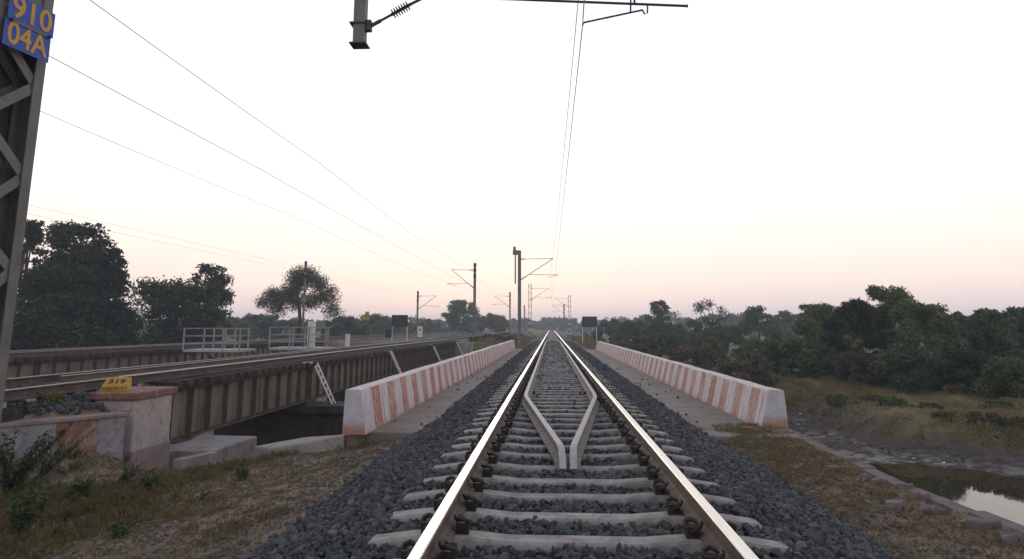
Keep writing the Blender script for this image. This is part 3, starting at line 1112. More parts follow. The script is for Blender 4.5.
# concrete ledge where the ground breaks off
m = MB()
ring = [(-3.36, 11.25), (-3.36, 11.6), (-4.3, 12.35), (-5.2, 13.35), (-5.6, 13.25), (-4.9, 12.25), (-4.1, 11.45)]
zz = [-.30, -.34, -.5, -.75, -.82, -.68, -.46]
k = len(ring)
m.add([(x, y, z) for (x, y), z in zip(ring, zz)] + [(x, y, -3.2) for x, y in ring], [tuple(range(k))] + [(i, (i + 1) % k, k + (i + 1) % k, k + i) for i in range(k)])
tag(m.build('retaining_ledge', 'old_concrete', bevel=.03), 'pale broken concrete ledge between the striped left wall and the bed block', 'ledge')

# ladders hanging from the near girder
for i, (yy, lab) in enumerate(((24.0, 'white ladder nearest to the viewer leaning from girder to dark pier'), (35.4, 'second white ladder on the girder above the striped wall'),
                               (48.1, 'third white ladder on the girder farther along'), (60.2, 'farthest white ladder by the end of the girder bridge'))):
    t = thing('ladder', lab, 'ladder', (-8.3, yy, -1.2), 'ladders on the girder bridge')
    top, bot = Vector((.22, -.05, 1.36)), Vector((.86, .12, .0))
    for s_ in (-.17, .17):
        m = MB()
        m.beam(top + Vector((0, s_, 0)), bot + Vector((0, s_, 0)), .075, .04, up=(1, 0, 0))
        m.build('stile', 'white_paint', t)
    for k in range(7):
        p_ = top.lerp(bot, (k + .6) / 7.2)
        m = MB()
        m.beam(p_ + Vector((0, -.17, 0)), p_ + Vector((0, .17, 0)), .06, .045)
        m.build('rung', 'white_paint', t)
    m = MB()
    m.beam((.0, -.1, 1.34), (.24, -.05, 1.36), .06, .06)
    m.beam((.10, -.85, 1.36), (.2, -.12, 1.36), .07, .07)
    m.build('hanger_arm', 'white_paint', t)

# refuge platforms between the two bridges
def refuge(px0, px1, py, Z, depth, label, box=False):
    A, B = on_z(px0, py, Z), on_z(px1, py, Z)
    w = B[0] - A[0]
    t = thing('refuge_platform', label, 'platform', (A[0], A[1], Z))
    m = MB()
    m.box(0, w, 0, depth, -.12, 0)
    m.build('platform_deck', 'galvanised', t)
    m = MB()
    for u in (.15, w - .15):
        m.beam((u, .1, -.12), (u + (.9 if u > 1 else .9), .1, -.85), .08, .08)
        m.beam((u, depth - .1, -.12), (u + .9, depth - .1, -.85), .08, .08)
    m.build('support_bracket', 'girder_dark', t)
    for u, v in [(0, 0), (w * .36, 0), (w * .7, 0), (w, 0), (w * .2, depth), (w * .42, depth), (w * .6, depth), (w * .85, depth)]:
        m = MB()
        m.box(u - .03, u + .03, v - .03, v + .03, 0, 1.06)
        m.build('railing_post', 'rail_paint', t)
    for z_ in (.3, .66, 1.04):
        for a_, b_ in (((0, -.04), (w, -.04)), ((-.04, 0), (-.04, depth)), ((0, depth + .04), (w * .9, depth + .04))):
            m = MB()
            m.beam((*a_, z_), (*b_, z_), .035, .04)
            m.build('railing_bar', 'rail_paint', t)
    if box:
        m = MB()
        m.box(w * .64, w * .64 + .36, .25, .5, 0, 1.36)
        m.build('cabinet', 'white_paint', t, bevel=.02)
    return t


refuge(183, 243, 349.5, .2, 2.0, 'white railed refuge platform left of the gap, beside the farthest track')
refuge(269, 328, 347.5, .26, 1.8, 'white railed refuge platform with a white box, below the lone acacia', True)


# ------------------------------------------------------------------ overhead line
def insulator(m, a, b, r=.09, n=9, core=.035):
    a, b = Vector(a), Vector(b)
    pts, rad = [a], [core]
    for k in range(n):
        t0 = .08 + .84 * k / n
        for dt, rr in ((0, core), (.15 * .84 / n, r), (.5 * .84 / n, r * .95), (.6 * .84 / n, core)):
            pts.append(a.lerp(b, t0 + dt))
            rad.append(rr)
    pts.append(b)
    rad.append(core)
    m.tube(pts, rad, 10)
    return m


YP = 9.85
P = lambda px, py: Vector(on_y(px, py, YP))
pg = thing('overhead_gantry', 'steel overhead gantry whose grey drop arm and contact wire bracket hang at the top', 'gantry', (0, YP, -1))
rel = Vector((0, -YP, 1))
db = P(359.5, 46)
dx = db.x
m = MB()
m.box(dx - .085, dx + .085, YP - .085, YP + .085, db.z + .012, 8.6)
da = m.build('drop_arm', 'mast_steel', pg, rel, bevel=.008)
m = MB()
m.box(dx - .125, dx + .125, YP - .125, YP + .125, db.z, db.z + .02)
m.build('end_plate', 'dark_steel', da)
cz = P(359, 25).z
m = MB()
m.box(dx - .135, dx + .10, YP - .11, YP + .11, cz - .012, cz + .012)
m.box(dx + .088, dx + .17, YP - .05, YP + .05, cz - .10, cz + .06)
m.build('clamp', 'dark_steel', da)
m = MB()
i0, i1, i2, i3 = Vector((dx + .16, YP, cz - .02)), P(391, 15), P(411, 4), P(586, -84)
m.tube([i0, i0.lerp(i1, .5)], .03, 8)
m.tube([i0.lerp(i1, .4), i1], .02, 8)
m.build('bracket_end', 'dark_steel', pg, rel)
m = insulator(MB(), i1, i2, .075, 7, .024)
m.build('insulator', 'black_paint', pg, rel)
m = MB()
m.tube([i2, i3], .022, 8)
m.build('bracket_tube', 'dark_steel', pg, rel)
m = MB()
r0, r1 = P(430, -4), P(687, 6)
m.tube([r0, r1], .020, 8)
m.tube([r1, r1 + Vector((.012, 0, 0))], .026, 8)
m.build('register_tube', 'dark_steel', pg, rel)
m = MB()
m.tube([P(631, -14), P(630.5, 13)], .014, 6)
m.tube([P(634.5, -12), P(634.5, 3)], .016, 6)
m.tube([P(647.5, 4), P(647.5, 13), P(644.5, 14), P(642.5, 10)], .013, 6)
m.build('dropper_bracket', 'dark_steel', pg, rel)
m = MB()
m.tube([P(642.5, 10), P(584, 22.5), P(582.5, 25.5)], .014, 6)
m.build('steady_arm', 'dark_steel', pg, rel)
m = MB()
st0 = Vector((dx + .085, YP, i3.z + .45))
m.tube([st0, i3], .018, 8)
m.build('top_stay', 'dark_steel', pg, rel)
for bx_, nm in ((-13.2, 'l'), (8.2, 'r')):
    m = MB()
    zb = float(height(bx_, YP)) - .3
    for ex in (-.2, .2):
        for ey in (-.2, .2):
            m.box(bx_ + ex - .04, bx_ + ex + .04, YP + ey - .04, YP + ey + .04, zb, 8.9)
    k = 0
    z_ = zb
    while z_ < 8.4:
        s_ = 1 if k % 2 else -1
        for e in (-.2, .2):
            m.beam((bx_ - .2 * s_, YP + e, z_), (bx_ + .2 * s_, YP + e, z_ + .45), .04, .04)
        z_ += .45
        k += 1
    m.build('gantry_post', 'mast_steel', pg, rel)
m = MB()
for ey in (-.18, .18):
    for ez in (8.55, 9.0):
        m.box(-13.4, 8.4, YP + ey - .035, YP + ey + .035, ez - .035, ez + .035)
for k in range(48):
    xa = -13.2 + k * .445
    za, zb = (8.55, 9.0) if k % 2 else (9.0, 8.55)
    for ey in (-.18, .18):
        m.beam((xa, YP + ey, za), (xa + .445, YP + ey, zb), .035, .035)
m.build('gantry_boom', 'mast_steel', pg, rel)


def mast(name, label, x, y, ztop, arm, kind='beam', zbase=None, w=.16, weight=False, group='overhead line masts', reach=2.8, dz=0.0):
    zb = float(height(x, y)) if zbase is None else zbase
    t = thing(name, label, 'mast', (x, y, zb), group)
    H = ztop - zb
    if kind == 'beam':
        m = MB()
        m.box(-w / 2, w / 2, -w * .5, -w * .5 + .02, -.3, H)
        m.box(-w / 2, w / 2, w * .5 - .02, w * .5, -.3, H)
        m.box(-.012, .012, -w * .5 + .02, w * .5 - .02, -.3, H)
        m.build('post', 'mast_steel', t)
    else:
        for k in range(int(H / .55) + 1):
            m = MB()
            z0, z1 = k * .55, min((k + 1) * .55, H)
            for ex in (-w / 2, w / 2):
                m.box(ex - .045, ex + .045, -.13, .13, z0, z1)
            m.beam((-w / 2, 0, z0), (w / 2, 0, z1), .06, .05)
            m.build('post_segment', 'black_paint' if k % 2 else 'white_paint', t)
    m = MB()
    m.box(-.35, .35, -.35, .35, -.4, .18)
    m.build('plinth', 'old_concrete', t)
    if kind == 'beam' and not weight:
        for k in range(3):
            m = MB()
            m.box(-w / 2 - .012, w / 2 + .012, -w / 2 - .012, w / 2 + .012, H - .35 - k * .6, H - .05 - k * .6)
            m.build('band', 'black_paint', t)
    if arm:
        a = math.copysign(1, arm)
        hz = H - .75
        tip = Vector((a * reach, 0, hz + .05))
        low = Vector((a * .1, 0, hz - 1.9 + dz))
        m = insulator(MB(), (a * .1, 0, hz), (a * .55, 0, hz + .01), .07, 6)
        m = insulator(m, low, low.lerp(tip, .2), .07, 6)
        m.build('insulator', 'dark_steel', t)
        m = MB()
        m.tube([(a * .55, 0, hz + .01), tip], .028, 6)
        m.build('stay_tube', 'mast_steel', t)
        m = MB()
        m.tube([low.lerp(tip, .2), tip], .035, 6)
        m.build('bracket_tube', 'mast_steel', t)
        m = MB()
        rz = hz - 1.45
        m.tube([low.lerp(tip, .25), (a * (reach + .5), 0, rz)], .024, 6)
        m.tube([(a * (reach + .4), 0, rz), (a * (reach - .6), 0, rz - .25)], .018, 6)
        m.build('register_arm', 'mast_steel', t)
    if weight:
        m = MB()
        m.box(-1.05 * .42, -.32, -.08, .08, H - 3.0, H + .1)
        m.build('balance_weight', 'mast_steel', t)
        m = MB()
        m.box(-.62, .12, -.12, .12, H - .35, H + .06)
        m.box(-.58, -.34, -.12, .12, H + .06, H + .4)
        m.build('pulley_head', 'mast_steel', t)
    return t


def px_mast(px, pyt, Y):
    p_ = on_y(px, pyt, Y)
    return p_[0], Y, p_[2]


x_, y_, z_ = px_mast(519.5, 251, 65)
mast('overhead_mast', 'thick grey mast with hanging balance weight left of the main track', x_, y_, z_, 1, w=.30, weight=True, reach=3.1)
x_, y_, z_ = px_mast(475, 263, 75)
mast('overhead_mast', 'dark slim mast at the end of the nearer girder bridge with bracket to the left', x_, y_, z_, -1, w=.26, reach=2.5)
x_, y_, z_ = px_mast(418, 291, 105)
mast('overhead_mast', 'pale slim mast beside the farthest left track behind the black board', x_, y_, z_, 1, w=.24)
x_, y_, z_ = px_mast(530, 284, 119)
mast('overhead_mast', 'black and white banded mast just behind the thick mast', x_, y_, z_, 1, 'lattice', w=.42, reach=3.2)
x_, y_, z_ = px_mast(569.5, 295, 160)
mast('overhead_mast', 'black and white banded mast right of the main track', x_, y_, z_, -1, 'lattice', w=.5, reach=3.4)
x_, y_, z_ = px_mast(510, 292, 128)
mast('overhead_mast', 'thin distant mast between the dark slim mast and the thick mast', x_, y_, z_, -1, w=.26)
x_, y_, z_ = px_mast(564, 304, 214)
mast('overhead_mast', 'small distant mast left of the banded mast on the right side', x_, y_, z_, -1, w=.4, reach=3.3)
x_, y_, z_ = px_mast(524.5, 305, 190)
mast('overhead_mast', 'small distant mast just right of the thick mast', x_, y_, z_, 0, w=.3)
x_, y_, z_ = px_mast(306, 261, 62)
mast('overhead_mast', 'thin pole rising in front of the lone acacia', x_, y_, z_, 0, w=.15, zbase=-1.0)

# lattice mast with number plate at the left edge
MX, MY = -4.70, 5.55
mb_ = float(height(MX, MY))
lm = thing('lattice_mast', 'dark lattice mast at the left edge with blue number plate', 'mast', (MX, MY, mb_))
HM = 8.6
lm.rotation_euler.y = .0125
ya, yb = -.40, .13
for yy in (ya, yb):
    m = MB()
    m.box(-.11, .032, yy + .045, yy + .07, -.4, HM)
    m.box(.032, .044, yy - .04, yy + .072, -.4, HM)
    m.box(-.11, -.098, yy - .06, yy + .06, -.4, HM)
    m.build('mast_leg', 'mast_steel', lm)
k, z_ = 0, .1
while z_ < HM - .4:
    for xx in (.026, -.116):
        m = MB()
        a_, b_ = (ya, yb) if k % 2 else (yb, ya)
        m.beam((xx, a_, z_), (xx, b_, z_ + .40), .008, .09, up=(0, 0, 1))
        m.build('lacing_bar', 'mast_steel', lm)
    z_ += .40
    k += 1
m = MB()
m.box(-.15, -.13, ya - .06, yb + .06, -.4, HM)
m.build('back_plate', 'dark_steel', lm)
m = MB()
m.box(-.5, .4, -.75, .5, -.7, -.12)
m.build('plinth', 'old_concrete', lm, bevel=.02)

# number plate, its two halves and lettering
pA = Vector(on_x(2.0, 43.0, -4.56))
dirp = Vector((math.sin(math.radians(8)), math.cos(math.radians(8)), 0))
PW, PH = .45, .225
upv = Vector((0, 0, 1))
nrm = dirp.cross(upv).normalized()
npl = thing('number_plate', 'blue plate lettered 910 and 04A in yellow on the lattice mast', 'sign', tuple(pA))
npl.matrix_world = Matrix(((dirp.x, upv.x, nrm.x, pA.x), (dirp.y, upv.y, nrm.y, pA.y), (dirp.z, upv.z, nrm.z, pA.z), (0, 0, 0, 1)))
for i, (body, off) in enumerate((('04A', 0), ('910', .02))):
    m = MB()
    m.box(off, PW + off, i * (PH + .006), i * (PH + .006) + PH, -.004, .0)
    pp = m.build('plate', 'plate_blue', npl)
    ob('lettering', text_mesh(body, .265, 'plate_yellow', .39, .0, .005), pp, (PW / 2 + off, i * (PH + .006) + PH / 2, .002))
m = MB()
m.box(.03, PW - .02, PH - .012, PH + .014, .001, .008)
m.build('strap', 'mast_steel', npl)
for u in (.05, PW - .03):
    m = MB()
    m.tube([(u, PH, -.1), (u, PH, .022)], .014, 8)
    m.build('bolt', 'black_paint', npl)


def wire(name, label, pts, r, mat='wire_metal', sag=0.0, group='overhead wires'):
    out = []
    for i in range(len(pts) - 1):
        a, b = Vector(pts[i]), Vector(pts[i + 1])
        n_ = 14
        for k in range(n_ + (i == len(pts) - 2)):
            t_ = k / n_
            p_ = a.lerp(b, t_)
            p_.z -= sag * 4 * t_ * (1 - t_)
            out.append(p_)
    m = MB()
    m.tube(out, r, 5)
    return tag(m.build(name, mat), label, 'wire', group)


cw = P(582.5, 26)
wire('contact_wire', 'contact wire of the main track held by the steady arm at the top', [(cw.x - .3, -8, cw.z), cw, (.22, 65, 5.85), (-.1, 119, 5.85), (.2, 160, 5.85), (0, 300, 5.85)], .0085, 'pale_wire', .0)
wire('catenary_wire', 'upper catenary wire over the main track beside the contact wire', [(i3.x, -20, i3.z), (i3.x, YP, i3.z), (-.05, 65, 7.4), (-.1, 119, 7.4), (.2, 160, 7.4), (0, 300, 7.4)], .0085, 'pale_wire', .55)
w1, w2 = on_x(100, 0, T1 + .1), on_x(52, 50, T1 + .1)
wire('catenary_wire', 'topmost wire descending from the upper left over the nearer left track', [(T1 + .1, -30, w1[2] + .9), (T1 + .1, 28, w1[2] - .15), (T1 + .3, 75, w1[2] - .35), (T1, 130, 7.4), (T1, 300, 7.4)], .010, 'pale_wire', .35)
wire('contact_wire', 'second wire from the top at left over the nearer left track', [(T1 + .1, -30, w2[2]), (T1 - .1, 22, w2[2]), (T1 + .1, 75, w2[2] - .35), (T1, 130, 6.0), (T1, 300, 6.0)], .009, 'pale_wire', .08)
w3 = on_x(40, 104, -14.5)
wire('feeder_wire', 'third wire from the top crossing the sky from the lattice mast', [(-14.5, -20, w3[2] + .4), (-14.5, 40, w3[2] - .1), (-13.5, 105, 7.2), (-12, 300, 7.0)], .009, 'pale_wire', .3)
for px, py, lab, rr in ((30, 203, 'upper of two faint low wires above the left trees', .006), (30, 212, 'lower of two faint low wires above the left trees', .006)):
    w_ = on_x(px, py, T3)
    wire('contact_wire', lab, [(T3, -20, w_[2]), (T3, 50, w_[2]), (T3 + .4, 105, w_[2] - .1), (T3, 300, w_[2] - .2)], rr, 'pale_wire', .1)


# black boards on posts and small trackside things
def board(px0, px1, py0, py1, Y, mat, label, zb):
    a, b = on_y(px0, py1, Y), on_y(px1, py0, Y)
    t = thing('notice_board', label, 'board', ((a[0] + b[0]) / 2, Y, zb))
    w_, h_ = b[0] - a[0], b[2] - a[2]
    m = MB()
    m.box(-w_ / 2, w_ / 2, -.03, .03, a[2] - zb, b[2] - zb)
    m.build('panel', mat, t, bevel=.01)
    for u in (-w_ / 2 + .06, w_ / 2 - .06):
        m = MB()
        m.box(u - .04, u + .04, .032, .11, -.3, b[2] - zb - .05)
        m.build('post', 'white_paint', t)


board(391.5, 408, 315, 326.5, 72, 'black_paint', 'black board on two posts between the left tracks', float(height(-15.5, 72)))
board(582, 597, 316.5, 327, 75, 'slate_paint', 'dark slate board on posts right of the main track', float(height(3.9, 75)))
a = on_y(388.5, 337, 66)
m = MB()
m.box(-.28, .28, -.2, .2, 0, .68)
m.box(-.31, .31, -.23, .23, .68, .74)
zt_ = float(height(a[0], 66))
tag(m.build('relay_box', 'black_paint', None, (a[0], 66, max(a[2] - .05, zt_)), bevel=.015), 'small black box below the black board', 'box')
m = MB()
m.box(-.3, .3, -.2, .2, -.6, 1.15)
m.add([(-.12, -.206, .55), (.12, -.206, .55), (.12, -.206, .8), (-.12, -.206, .8)], [(0, 1, 2, 3)], 1)
a = on_y(420, 334, 98)
tag(m.build('trackside_cabinet', ['white_paint', 'black_paint'], None, (a[0], 98, float(height(a[0], 98)) + .3), bevel=.01), 'white cabinet at the foot of the pale slim mast', 'cabinet')
t = thing('warning_sign', 'small yellow sign on a thin post left of the black board', 'sign', (on_y(367, 320, 74)[0], 74, float(height(-18.5, 74))))
m = MB()
zc = on_y(367, 316, 74)[2] - t.location.z
m.box(-.28, .28, -.02, .02, zc - .45, zc + .1)
m.box(-.2, .2, -.02, .02, zc + .1, zc + .45)
m.build('panel', 'marker_yellow', t, bevel=.01)
m = MB()
m.box(-.03, .03, .022, .08, -.3, zc)
m.build('post', 'dark_steel', t)
a = on_y(348, 333, 60)
m = MB()
m.box(-.16, .16, -.15, .15, -1.2, .6)
m.box(-.19, .19, -.18, .18, .6, .66)
tag(m.build('marker_post', 'white_paint', None, (a[0], 60, a[2] - .75), bevel=.02), 'pale square post beside the farthest track right of the acacia', 'post')


# ------------------------------------------------------------------ vegetation
def leaf_quads(c, size, up=.3):
    n_ = len(c)
    nn = rng.normal(size=(n_, 3))
    nn[:, 2] += up * 2
    nn /= np.linalg.norm(nn, axis=1)[:, None]
    a_ = np.cross(nn, rng.normal(size=(n_, 3)))
    a_ /= np.linalg.norm(a_, axis=1)[:, None]
    b_ = np.cross(nn, a_)
    s = (size * rng.uniform(.6, 1.4, n_))[:, None]
    v = np.stack([c - a_ * s, c - b_ * s * .45, c + a_ * s, c + b_ * s * .45], 1)
    return v.reshape(-1, 3), np.arange(n_ * 4).reshape(-1, 4)


def crown_points(lobes, n_, shell=.5):
    lob = np.array(lobes)
    wgt = lob[:, 3] ** 2
    k = rng.choice(len(lob), n_, p=wgt / wgt.sum())
    d = rng.normal(size=(n_, 3))
    d /= np.linalg.norm(d, axis=1)[:, None]
    rad = shell + (1 - shell) * rng.random(n_)
    rad = rad * (1 + .25 * rng.normal(size=n_) * .5)
    p_ = lob[k, :3] + d * (rad * lob[k, 3])[:, None] * np.stack([np.ones(n_), np.ones(n_), lob[k, 4]], -1)
    return p_


def tree(name, label, x, y, w, H, style, mat, nleaf, leaf, group=None, zb=None, lean=0.0, cat='tree'):
    zb = float(height(x, y)) - .05 if zb is None else zb
    t = thing(name, label, cat, (x, y, zb), group)
    lobes = []
    R = w / 2
    if style == 'dense':
        for k in range(64):
            a_ = rng.uniform(0, 2 * math.pi)
            h_ = rng.uniform(.10, 1.0)
            env = math.sqrt(max(.02, 1 - ((h_ - .5) / .6) ** 2))
            lr = R * rng.uniform(.18, .34)
            rr = max(0, R * env * math.sqrt(rng.random()) - lr * .7)
            lobes.append((math.cos(a_) * rr, math.sin(a_) * rr, min(h_ * H, H - lr * .75), lr, .75))
        trunk_h = .35
    elif style == 'open':
        for k in range(15):
            a_ = rng.uniform(0, 2 * math.pi)
            h_ = rng.uniform(.40, 1.0)
            rr = R * math.sqrt(rng.uniform(.05, 1)) * (.8 if h_ < .8 else .55)
            lr = R * rng.uniform(.22, .36)
            lobes.append((math.cos(a_) * rr + lean * h_, math.sin(a_) * rr, min(h_ * H, H - lr * .7), lr, .7))
        trunk_h = .4
    elif style == 'acacia':
        for k in range(32):
            a_ = rng.uniform(0, 2 * math.pi)
            u = math.sqrt(rng.random())
            rr = R * u * .82
            h_ = .95 - .42 * u * u + rng.uniform(-.20, .02)
            lr = R * rng.uniform(.24, .38)
            lobes.append((math.cos(a_) * rr + lean * h_, math.sin(a_) * rr, min(h_ * H, H - lr * .6), lr, .68))
        for k in range(7):
            lobes.append((-R * rng.uniform(.45, .95), rng.uniform(-.5, .5) * R, H * rng.uniform(.38, .62), R * .24, .6))
        trunk_h = .5
    elif style == 'lone':
        # broad flat dome to the right, a lower lobe to the left, hanging twigs between
        for cx_, cz_, hw, hh, n_ in ((.30, .88, .64, .12, 34), (-.58, .66, .38, .13, 14), (.15, .72, .55, .12, 9), (-.40, .50, .40, .10, 7), (.66, .76, .30, .10, 6), (-.2, .34, .5, .10, 6)):
            for k in range(n_):
                a_ = rng.uniform(0, 2 * math.pi)
                u = math.sqrt(rng.random())
                lr = R * rng.uniform(.13, .21)
                lobes.append((R * (cx_ + hw * u * math.cos(a_)), R * .75 * u * math.sin(a_), H * (cz_ - hh * u * u * 1.3 + rng.uniform(-.4, .5) * hh) , lr, .62))
        trunk_h = .42
    elif style == 'scrub':
        for k in range(42):
            a_ = rng.uniform(0, 2 * math.pi)
            u = math.sqrt(rng.random())
            rr = R * u * .9
            lr = min(R, H * .8) * rng.uniform(.16, .32)
            h_ = (1 - rng.random() ** 1.6 * .9) * (1 - .5 * u ** 2.5)
            lobes.append((math.cos(a_) * rr, math.sin(a_) * rr, max(lr * .4, min(h_ * H, H - lr * .7)), lr, .8))
        trunk_h = .25
    else:  # bare
        for k in range(9):
            a_ = rng.uniform(0, 2 * math.pi)
            rr = R * rng.uniform(.3, 1)
            lr = R * rng.uniform(.3, .5)
            lobes.append((math.cos(a_) * rr, math.sin(a_) * rr, H * rng.uniform(.55, .98) - lr * .5, lr, .8))
        trunk_h = .45
    nleaf = int(nleaf * 1.5)
    pts = crown_points(lobes, nleaf, .25 if style in ('acacia', 'bare', 'dense', 'lone') else .45)
    pts = pts[pts[:, 2] > .03]
    v, f = leaf_quads(pts, leaf, .25)
    ob('crown', np_mesh('crown', v, f, mat, 4), t)
    m = MB()
    r0 = max(.05, H * .022)
    top = Vector((rng.uniform(-.06, .06) * H + lean * trunk_h, rng.uniform(-.05, .05) * H, H * trunk_h))
    mid = top * .5 + Vector((rng.uniform(-.03, .03) * H, 0, 0))
    m.tube([(0, 0, -.25), mid, top], [r0 * 1.25, r0, r0 * .8], 7)
    sel = sorted(lobes, key=lambda l: -l[3])[:26 if style == 'lone' else 12]
    for l in sel:
        e = Vector(l[:3])
        if e.z < top.z * .7:
            continue
        md = top.lerp(e, .5) + Vector((rng.normal(0, .04) * H, rng.normal(0, .04) * H, -.02 * H))
        m.tube([top * .92, md, e], [r0 * .55, r0 * .33, r0 * .12], 5)
        if style in ('acacia', 'bare', 'open', 'lone'):
            for q in range(9 if style == 'bare' else 3):
                e2 = e + Vector(np.clip(rng.normal(0, 1, 3), -1.2, 1.2)) * l[3] * (.8 if style == 'bare' else .45)
                m.tube([md.lerp(e, .6), e2], [r0 * .2, r0 * .06], 4)
    m.build('trunk', 'bark', t, smooth=True, fix=False)
    return t


def ptree(label, px, pyt, wpx, Y, style, mat, nleaf, leaf, name='tree', group=None, lean=0, cat='tree', zoff=0):
    a_ = on_y(px, pyt, Y)
    x_ = a_[0]
    zb = float(height(x_, Y)) - .05 + zoff
    w_ = on_y(px + wpx / 2, 327, Y)[0] - on_y(px - wpx / 2, 327, Y)[0]
    return tree(name, label, x_, Y, w_, a_[2] - zb, style, mat, nleaf, leaf, group, zb, lean, cat)


NTH = ['first', 'second', 'third', 'fourth', 'fifth', 'sixth', 'seventh', 'eighth', 'ninth', 'tenth', 'eleventh', 'twelfth', 'thirteenth', 'fourteenth', 'fifteenth',
       'sixteenth', 'seventeenth', 'eighteenth', 'nineteenth', 'twentieth', 'twenty first', 'twenty second']
GL, GR, GF = 'trees beyond the girder bridges', 'trees and scrub across the stream', 'far trees along the horizon'
ptree('tallest dark leafy tree on the left next to the lattice mast', 84, 222, 100, 50, 'dense', 'leaf_dark', 15000, .15, group=GL)
ptree('dark tall tree half hidden behind the lattice mast', 30, 220, 52, 52, 'dense', 'leaf_dark', 5000, .17, group=GL)
ptree('dark lower tree filling the foot of the tallest left tree', 60, 285, 130, 46, 'scrub', 'leaf_dark', 9000, .17, group=GL)
ptree('dark tree leaning over the right side of the tallest left tree', 112, 246, 50, 49, 'dense', 'leaf_dark', 4800, .16, group=GL)
ptree('full dark crown low in the middle of the left tree mass', 78, 248, 112, 48, 'dense', 'leaf_dark', 12000, .15, group=GL)
ptree('dark bush between the tallest left tree and the next tree', 122, 300, 50, 52, 'scrub', 'leaf_dark', 3500, .17, group=GL)
ptree('broad dark tree behind the left refuge platform', 178, 278, 116, 60, 'dense', 'leaf_dark', 10500, .17, group=GL)
ptree('slim taller tree rising out of the broad dark tree', 211, 264, 52, 63, 'dense', 'leaf_dark', 4600, .15, group=GL)
ptree('lone feathery acacia with a flat spreading crown above the right refuge platform', 302, 259, 82, 74, 'acacia', 'leaf_olive', 17000, .09, group=GL)
for k, (px, pyt, w_, Y, lab) in enumerate(((262, 314, 50, 115, 'hazy low tree left of the acacia'), (346, 316, 46, 110, 'hazy tree right behind the acacia'), (372, 314, 44, 130, 'hazy tree behind the yellow sign'),
                                           (398, 318, 40, 150, 'hazy tree behind the black board'), (432, 319, 34, 170, 'low hazy tree left of the round hazy tree'), (290, 320, 50, 120, 'low hazy tree under the acacia crown'),
                                           (225, 318, 60, 100, 'hazy low tree behind the broad dark tree'))):
    ptree(lab, px, pyt, w_, Y, 'scrub', 'leaf_mid', 3600, .24, group=GL)
ptree('round hazy tree behind the dark slim mast', 460, 299, 40, 165, 'dense', 'leaf_mid', 4200, .3, group=GL)
ptree('hazy lower tree right of the round hazy tree', 492, 313, 34, 175, 'scrub', 'leaf_mid', 3000, .3, group=GL)

FAR = 'hazy tree of the far line beyond the end of the track'
for k, px in enumerate(range(430, 640, 13)):
    ptree(NTH[k] + ' hazy far tree from the left in the line beyond the end of the track', px + rng.uniform(-4, 4), 318 + rng.uniform(-2, 3.5), 26, 330 + rng.uniform(-40, 60), 'scrub', 'leaf_mid', 1100, .55, group=GF)
FARL = 'hazy tree of the far line behind the left trees'
for k, px in enumerate(range(-10, 430, 22)):
    ptree(NTH[k] + ' hazy far tree from the left in the line behind the left trees', px + rng.uniform(-6, 6), 319 + rng.uniform(-3, 3), 44, 240 + rng.uniform(-30, 40), 'scrub', 'leaf_mid', 1300, .5, group=GF)
FARR = 'hazy tree of the far line behind the scrub on the right'
for k, px in enumerate(range(640, 1040, 24)):
    ptree(NTH[k] + ' hazy far tree from the left in the line behind the scrub on the right', px + rng.uniform(-6, 6), 314 + rng.uniform(-4, 4), 50, 230 + rng.uniform(-30, 50), 'scrub', 'leaf_mid', 1300, .5, group=GF)

